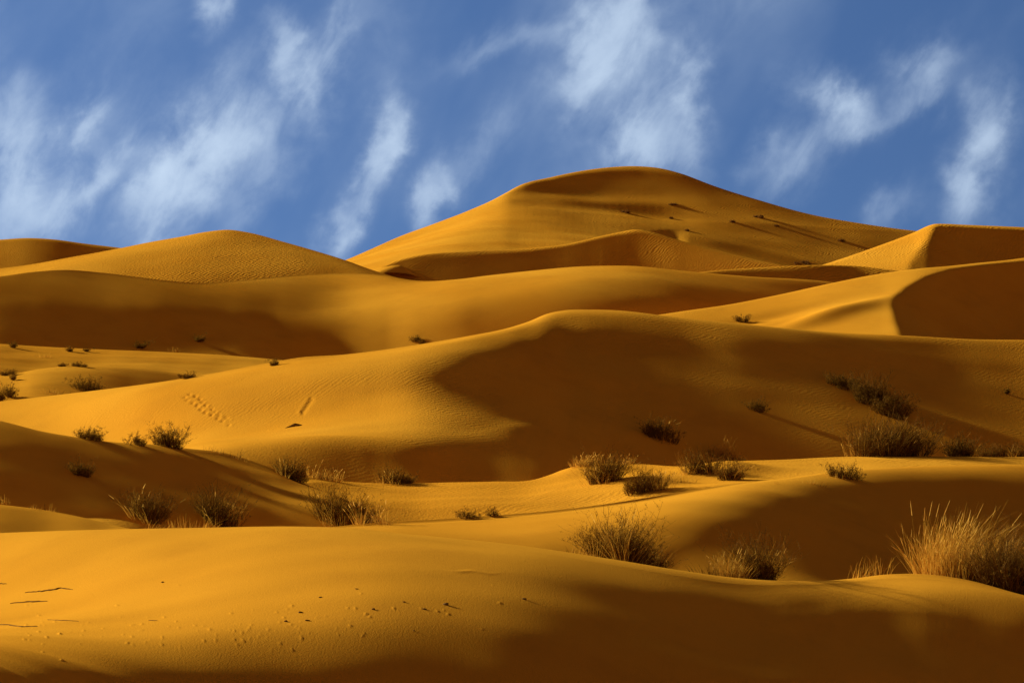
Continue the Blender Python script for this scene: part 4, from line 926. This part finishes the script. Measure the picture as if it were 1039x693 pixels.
plant('shrub', 1006, None, 46, 15, "low flat brown shrub between two straw tipped shrubs behind the lit flat", Yd='flat+3.2', lean=.2)
plant('mixed', 1034, None, 24, 14, "small straw tipped shrub at the right picture edge behind the lit flat", Yd='flat+1.2', lean=.1)
# shadowed face of the central dune
plant('low', 884, 409, 54, 30, "middle and broadest dark thicket high on the shaded face of the central dune", lean=.35, dense=1.3)
plant('low', 903, 422, 36, 26, "lower right dark thicket above the widest shrub on the shaded central face", lean=.3, dense=1.3)
plant('low', 856, 393, 46, 12, "low dark brush strip running up left of the broadest dark thicket", lean=.1, dense=1.4)
plant('shrub', 769, 418, 18, 14, "small dark bush alone on the middle of the shaded central face", lean=.1)
plant('mixed', 669, 446, 34, 22, "dark brown bush low on the shaded central face above the sandy hump", lean=.15)
plant('shrub', 1021, 400, 6, 6, "tiny dark plant far right on the shaded central face", lean=.1)
# left dark dune and its crest
plant('mixed', 170, 453, 36, 24, "largest dark bristly bush on the crest of the left dark dune", lean=.05)
plant('shrub', 138, 452, 20, 13, "small rounded bush just left of the largest bristly bush", lean=.1)
plant('mixed', 92, 446, 36, 14, "low ragged brush on the left dark dune crest, below the lit flank", lean=.1)
plant('sprigs', 230, 462, 36, 11, "row of thin pale sprigs where the left dark dune crest descends", lean=.05)
plant('sprigs', 243, 464, 4, 16, "single tall leaning stalk at the right end of the thin sprigs", lean=.4, dense=.4)
plant('mixed', 297, 487, 32, 24, "dark round shrub where the left dark dune meets the lit flat's crest", lean=.1)
plant('grass', 328, 486, 38, 18, "golden grass patch just right of the dark round shrub at the dune junction", lean=.2)
plant('mixed', 402, 491, 34, 19, "dark upright bush with a straw left edge, alone on the lit flat's left crest", lean=.05)
plant('shrub', 83, 483, 22, 20, "dark shrub alone halfway up the shaded left dune", lean=.1)
plant('mixed', 152, 527, 44, 32, "left one of two dark bushes at the foot of the shaded left dune", lean=.1)
plant('mixed', 220, 530, 46, 34, "right one of two dark bushes at the foot of the shaded left dune", lean=.1)
plant('mixed', 352, 530, 62, 36, "big dark spreading bush behind the foreground crest, left of the thin grass pair", lean=.1)
plant('grass', 376, 531, 40, 30, "pale straw blades in front of the right side of the big spreading bush", lean=.05, dense=.4)
plant('sprigs', 178, None, 60, 20, "straw sprigs poking over the foreground crest before the shaded left dune", Yd='foreground+0.5', lean=.1)
plant('sprigs', 216, None, 34, 14, "short bent pale twigs on the foreground crest below the right dark bush", Yd='foreground+0.4', lean=.8)
plant('sprigs', 46, 518, 28, 11, "pale sprigs on the small sand ridge at the lower left", lean=.1)
plant('sprigs', 4, 511, 10, 12, "sparse stalks at the left picture edge on the small lower ridge", lean=.1)
plant('mixed', 473, 525, 26, 11, "wider of two small dark tufts on the lit sand behind the foreground crest, picture centre", lean=.0, dense=.6)
plant('mixed', 500, 524, 13, 9.5, "narrower of two small dark tufts on the lit sand, just right of the wider one", lean=.0, dense=.6)
# the low lit dunes at the left
plant('shrub', 89, 397, 28, 15, "biggest dark bush among the low lit dunes at the left", lean=.1)
plant('sprigs', 60, 400, 24, 9, "faint brown sprigs left of the biggest bush on the low lit dunes", lean=.1)
plant('shrub', 2, 407, 9, 21, "tall dark bush cut by the left picture edge on the low lit dunes", lean=.1)
plant('shrub', 11, 403, 10, 15, "narrow dark bush beside the tall bush at the left picture edge", lean=.1)
plant('shrub', 7, 381, 15, 8, "flat dark shrub near the left edge on the low lit dunes' upper ridge", lean=.1)
plant('shrub', 13, 386, 3, 7, "thin dark upright plant casting a long shadow near the left edge", lean=.0)
plant('low', 80, 372, 20, 5, "dark flat brush strip on the ridge above the biggest bush at left", lean=.1)
plant('low', 63, 372, 8, 4, "short brown brush left of the dark flat brush strip", lean=.1)
plant('shrub', 13, 353, 3, 7, "small dark upright plant on the farther low ridge near the left edge", lean=.0)
plant('shrub', 71, 357, 4, 5, "dark speck of shrub on the farther low ridge, left of its middle", lean=.0)
plant('shrub', 88, 357, 2.5, 3.5, "smallest shrub on the farther low ridge, right of the dark speck", lean=.0)
plant('sprigs', 45, 363, 18, 6, "bleached dead stalks on the farther low ridge near the left", lean=.1)
plant('shrub', 190, 384, 16, 8, "brown bush at the right end of the nearer low lit dune", lean=.1)
plant('shrub', 278, 371, 9, 8, "round bush where the low lit dunes meet the central dune crest", lean=.1)
# on the middle and far dunes
plant('shrub', 141, 354, 10, 9, "left dark bush on the foot of the long shaded dune", lean=.1)
plant('shrub', 203, 347, 8, 8, "right dark bush on the foot of the long shaded dune", lean=.1)
plant('sprigs', 176, 357, 16, 8, "pale straw tuft between the two bushes of the long shaded dune", lean=.1)
plant('low', 424, 347, 20, 5, "dark brush line at the foot of the long dune behind the central crest", lean=.1)
plant('shrub', 752, 327, 12, 8, "dark bush on the lit left flank of the crescent dune", lean=.1)
plant('low', 815, 267.5, 30, 5, "dark brush line at the foot of the main dune beside the lit peak flank", lean=.1)
plant('low', 634, 216, 13, 7, "largest dark shrub patch high on the main dune's shaded face", lean=.1)
plant('low', 684, 209, 12, 7, "dark shrub patch right of the largest patch, nearest the main summit", lean=.1)
plant('low', 681, 222, 4, 4, "small dark shrub below the patch nearest the main summit", lean=.1)
plant('low', 697, 234.5, 5, 3.5, "lowest lone dark shrub on the main dune's shaded face", lean=.1)
plant('low', 743, 226, 7, 4, "dark shrub at the middle of the main dune's right slope", lean=.1)
plant('low', 770, 221, 16, 6, "long dark brush streak on the upper right slope of the main dune", lean=.1)
plant('low', 788, 230, 5, 3.5, "small shrub at the lower end of the long brush streak", lean=.1)
plant('low', 854, 245, 10, 4, "faint dark shrub far right on the main dune's slope", lean=.1)

# ------------------------------------------------------------------ small things on the near sand
def pebble(px, py, size_px, label, group=None):
    import bmesh
    rng = random.Random(int(px*17+py))
    p = spot(px, py)
    s = p.y/F
    bm = bmesh.new()
    bmesh.ops.create_icosphere(bm, subdivisions=2, radius=1.0)
    for v in bm.verts:
        n = v.co.copy()
        k = 1+.22*math.sin(n.x*3.1+rng.random()*.4+px)+.16*math.sin(n.y*4.3+n.z*2.7+py)
        v.co = Vector((n.x*k*1.5, n.y*k, n.z*k*.75))*size_px*s*.5
    me = bpy.data.meshes.new('pebble'); bm.to_mesh(me); bm.free()
    me.polygons.foreach_set('use_smooth', [True]*len(me.polygons))
    me.materials.append(STONE)
    o = bpy.data.objects.new('pebble', me); COL.objects.link(o)
    o.location = p+Vector((0, 0, size_px*s*.12)); o.rotation_euler = (0, 0, rng.uniform(-.5, .5))
    tag(o, label, 'pebble', group)
PG = "pebbles on the foreground dune"
PL = "small dark pebble among the scatter on the lit foreground dune"
pebble(452, 614, 4.2, "largest pebble of the foreground scatter, rightmost and with the longest shadow", PG)
pebble(379, 619, 3.0, "dark pebble in the middle of the foreground scatter with a long streak of shadow", PG)
pebble(165, 591, 2.2, "lone tiny pebble high on the left of the bright foreground dune", PG)
pebble(532, 608, 3.0, "lone pebble on the darker right part of the foreground dune", PG)
for (x, y, sz) in [(431, 619, 2.6), (410, 611.5, 2.4), (362, 598, 2.0), (325, 606, 2.0), (305, 622, 2.8), (290, 631, 3.0), (312, 630, 2.8), (420, 640, 1.4)]:
    pebble(x, y, sz, PL, PG)

def branch(px, py, wpx, label):
    rng = random.Random(int(px))
    p = spot(px, py); s = p.y/F
    rb = Ribbons()
    L = wpx*s
    z = local_ground(p)
    me_v, me_f = [], []
    def tube(a, b, ra, rb_):
        d = (b-a).normalized(); o1 = d.orthogonal().normalized(); o2 = d.cross(o1); k0 = len(me_v)
        for q, r in ((a, ra), (b, rb_)):
            for j in range(6):
                an = j*math.pi/3
                me_v.append(tuple(q+(o1*math.cos(an)+o2*math.sin(an))*r))
        for j in range(6):
            me_f.append((k0+j, k0+(j+1) % 6, k0+6+(j+1) % 6, k0+6+j))
    pts = [Vector((-L*.5, 0, z(-L*.5, 0)+.0)), Vector((-L*.2, .05, z(-L*.2, .05)+.03)), Vector((L*.08, 0, z(L*.08, 0)+.10)), Vector((L*.5, -.1, z(L*.5, -.1)+.01))]
    rr = [.02, .07, .09, .015]
    for k in range(3): tube(pts[k], pts[k+1], rr[k], rr[k+1])
    me = bpy.data.meshes.new('dead_branch'); me.from_pydata(me_v, [], me_f); me.materials.append(TWIG)
    o = bpy.data.objects.new('dead_branch', me); COL.objects.link(o); o.location = p
    tag(o, label, 'branch')
branch(298, 433, 17, "dark dead branch half buried on the lit flank of the central dune")

def twig(pts_px, label, r_px=.55):
    """a thin dark dry twig lying on the near sand, along photograph points"""
    P = [spot(x, y) for x, y in pts_px]
    # finer, following the sand, with small wobbles
    rng = random.Random(int(pts_px[0][0]*7+pts_px[0][1]))
    Q = []
    for a, b in zip(P[:-1], P[1:]):
        for k in range(6):
            q = a.lerp(b, k/6); q = Vector((q.x+rng.gauss(0, .004), q.y+rng.gauss(0, .006), 0))
            Q.append(q)
    Q.append(P[-1].copy())
    o = P[0].copy(); n = len(Q)
    vv, ff = [], []
    for i, q in enumerate(Q):
        s = q.y/F; t = i/(n-1)
        r = r_px*s*(.35+.65*math.sin(math.pi*min(max(t*.92+.06, 0), 1))**.6)*rng.uniform(.75, 1.25)
        z = float(ground_col(q.x/q.y, np.array([q.y]))[0])+r*.5
        for j in range(6):
            an = j*math.pi/3
            vv.append((q.x-o.x, q.y-o.y+math.cos(an)*r*1.6, z-o.z+math.sin(an)*r))
    for i in range(n-1):
        for j in range(6):
            ff.append((i*6+j, i*6+(j+1) % 6, i*6+6+(j+1) % 6, i*6+6+j))
    ff.append(tuple(range(5, -1, -1))); ff.append(tuple(range((n-1)*6, n*6)))
    me = bpy.data.meshes.new('dry_twig'); me.from_pydata(vv, [], ff); me.materials.append(TWIG)
    ob = bpy.data.objects.new('dry_twig', me); COL.objects.link(ob); ob.location = o
    tag(ob, label, 'twig', "dry twigs on the foreground dune")
twig([(26, 601.5), (42, 600), (56, 598.5), (62, 596.8), (74, 598.5)], "longest dark twig with a small hump, upper of the lines at the bright lower left", .75)
twig([(11, 612), (30, 611), (48, 610.5)], "straight dark twig just below the humped twig on the bright foreground sand", .75)
twig([(-12, 634), (8, 634), (22, 636), (38, 635.5)], "dark twig running off the left picture edge, lowest of the foreground twigs", .75)
twig([(48, 628.5), (62, 629.5), (80, 630.5)], "thin broken twig to the right of the lowest foreground twig", .5)
twig([(-4, 592), (7, 592.5)], "short twig at the left picture edge above the humped twig", .5)
twig([(150, 629.5), (160, 630)], "tiny dark twig stub alone right of the other foreground twigs", .5)
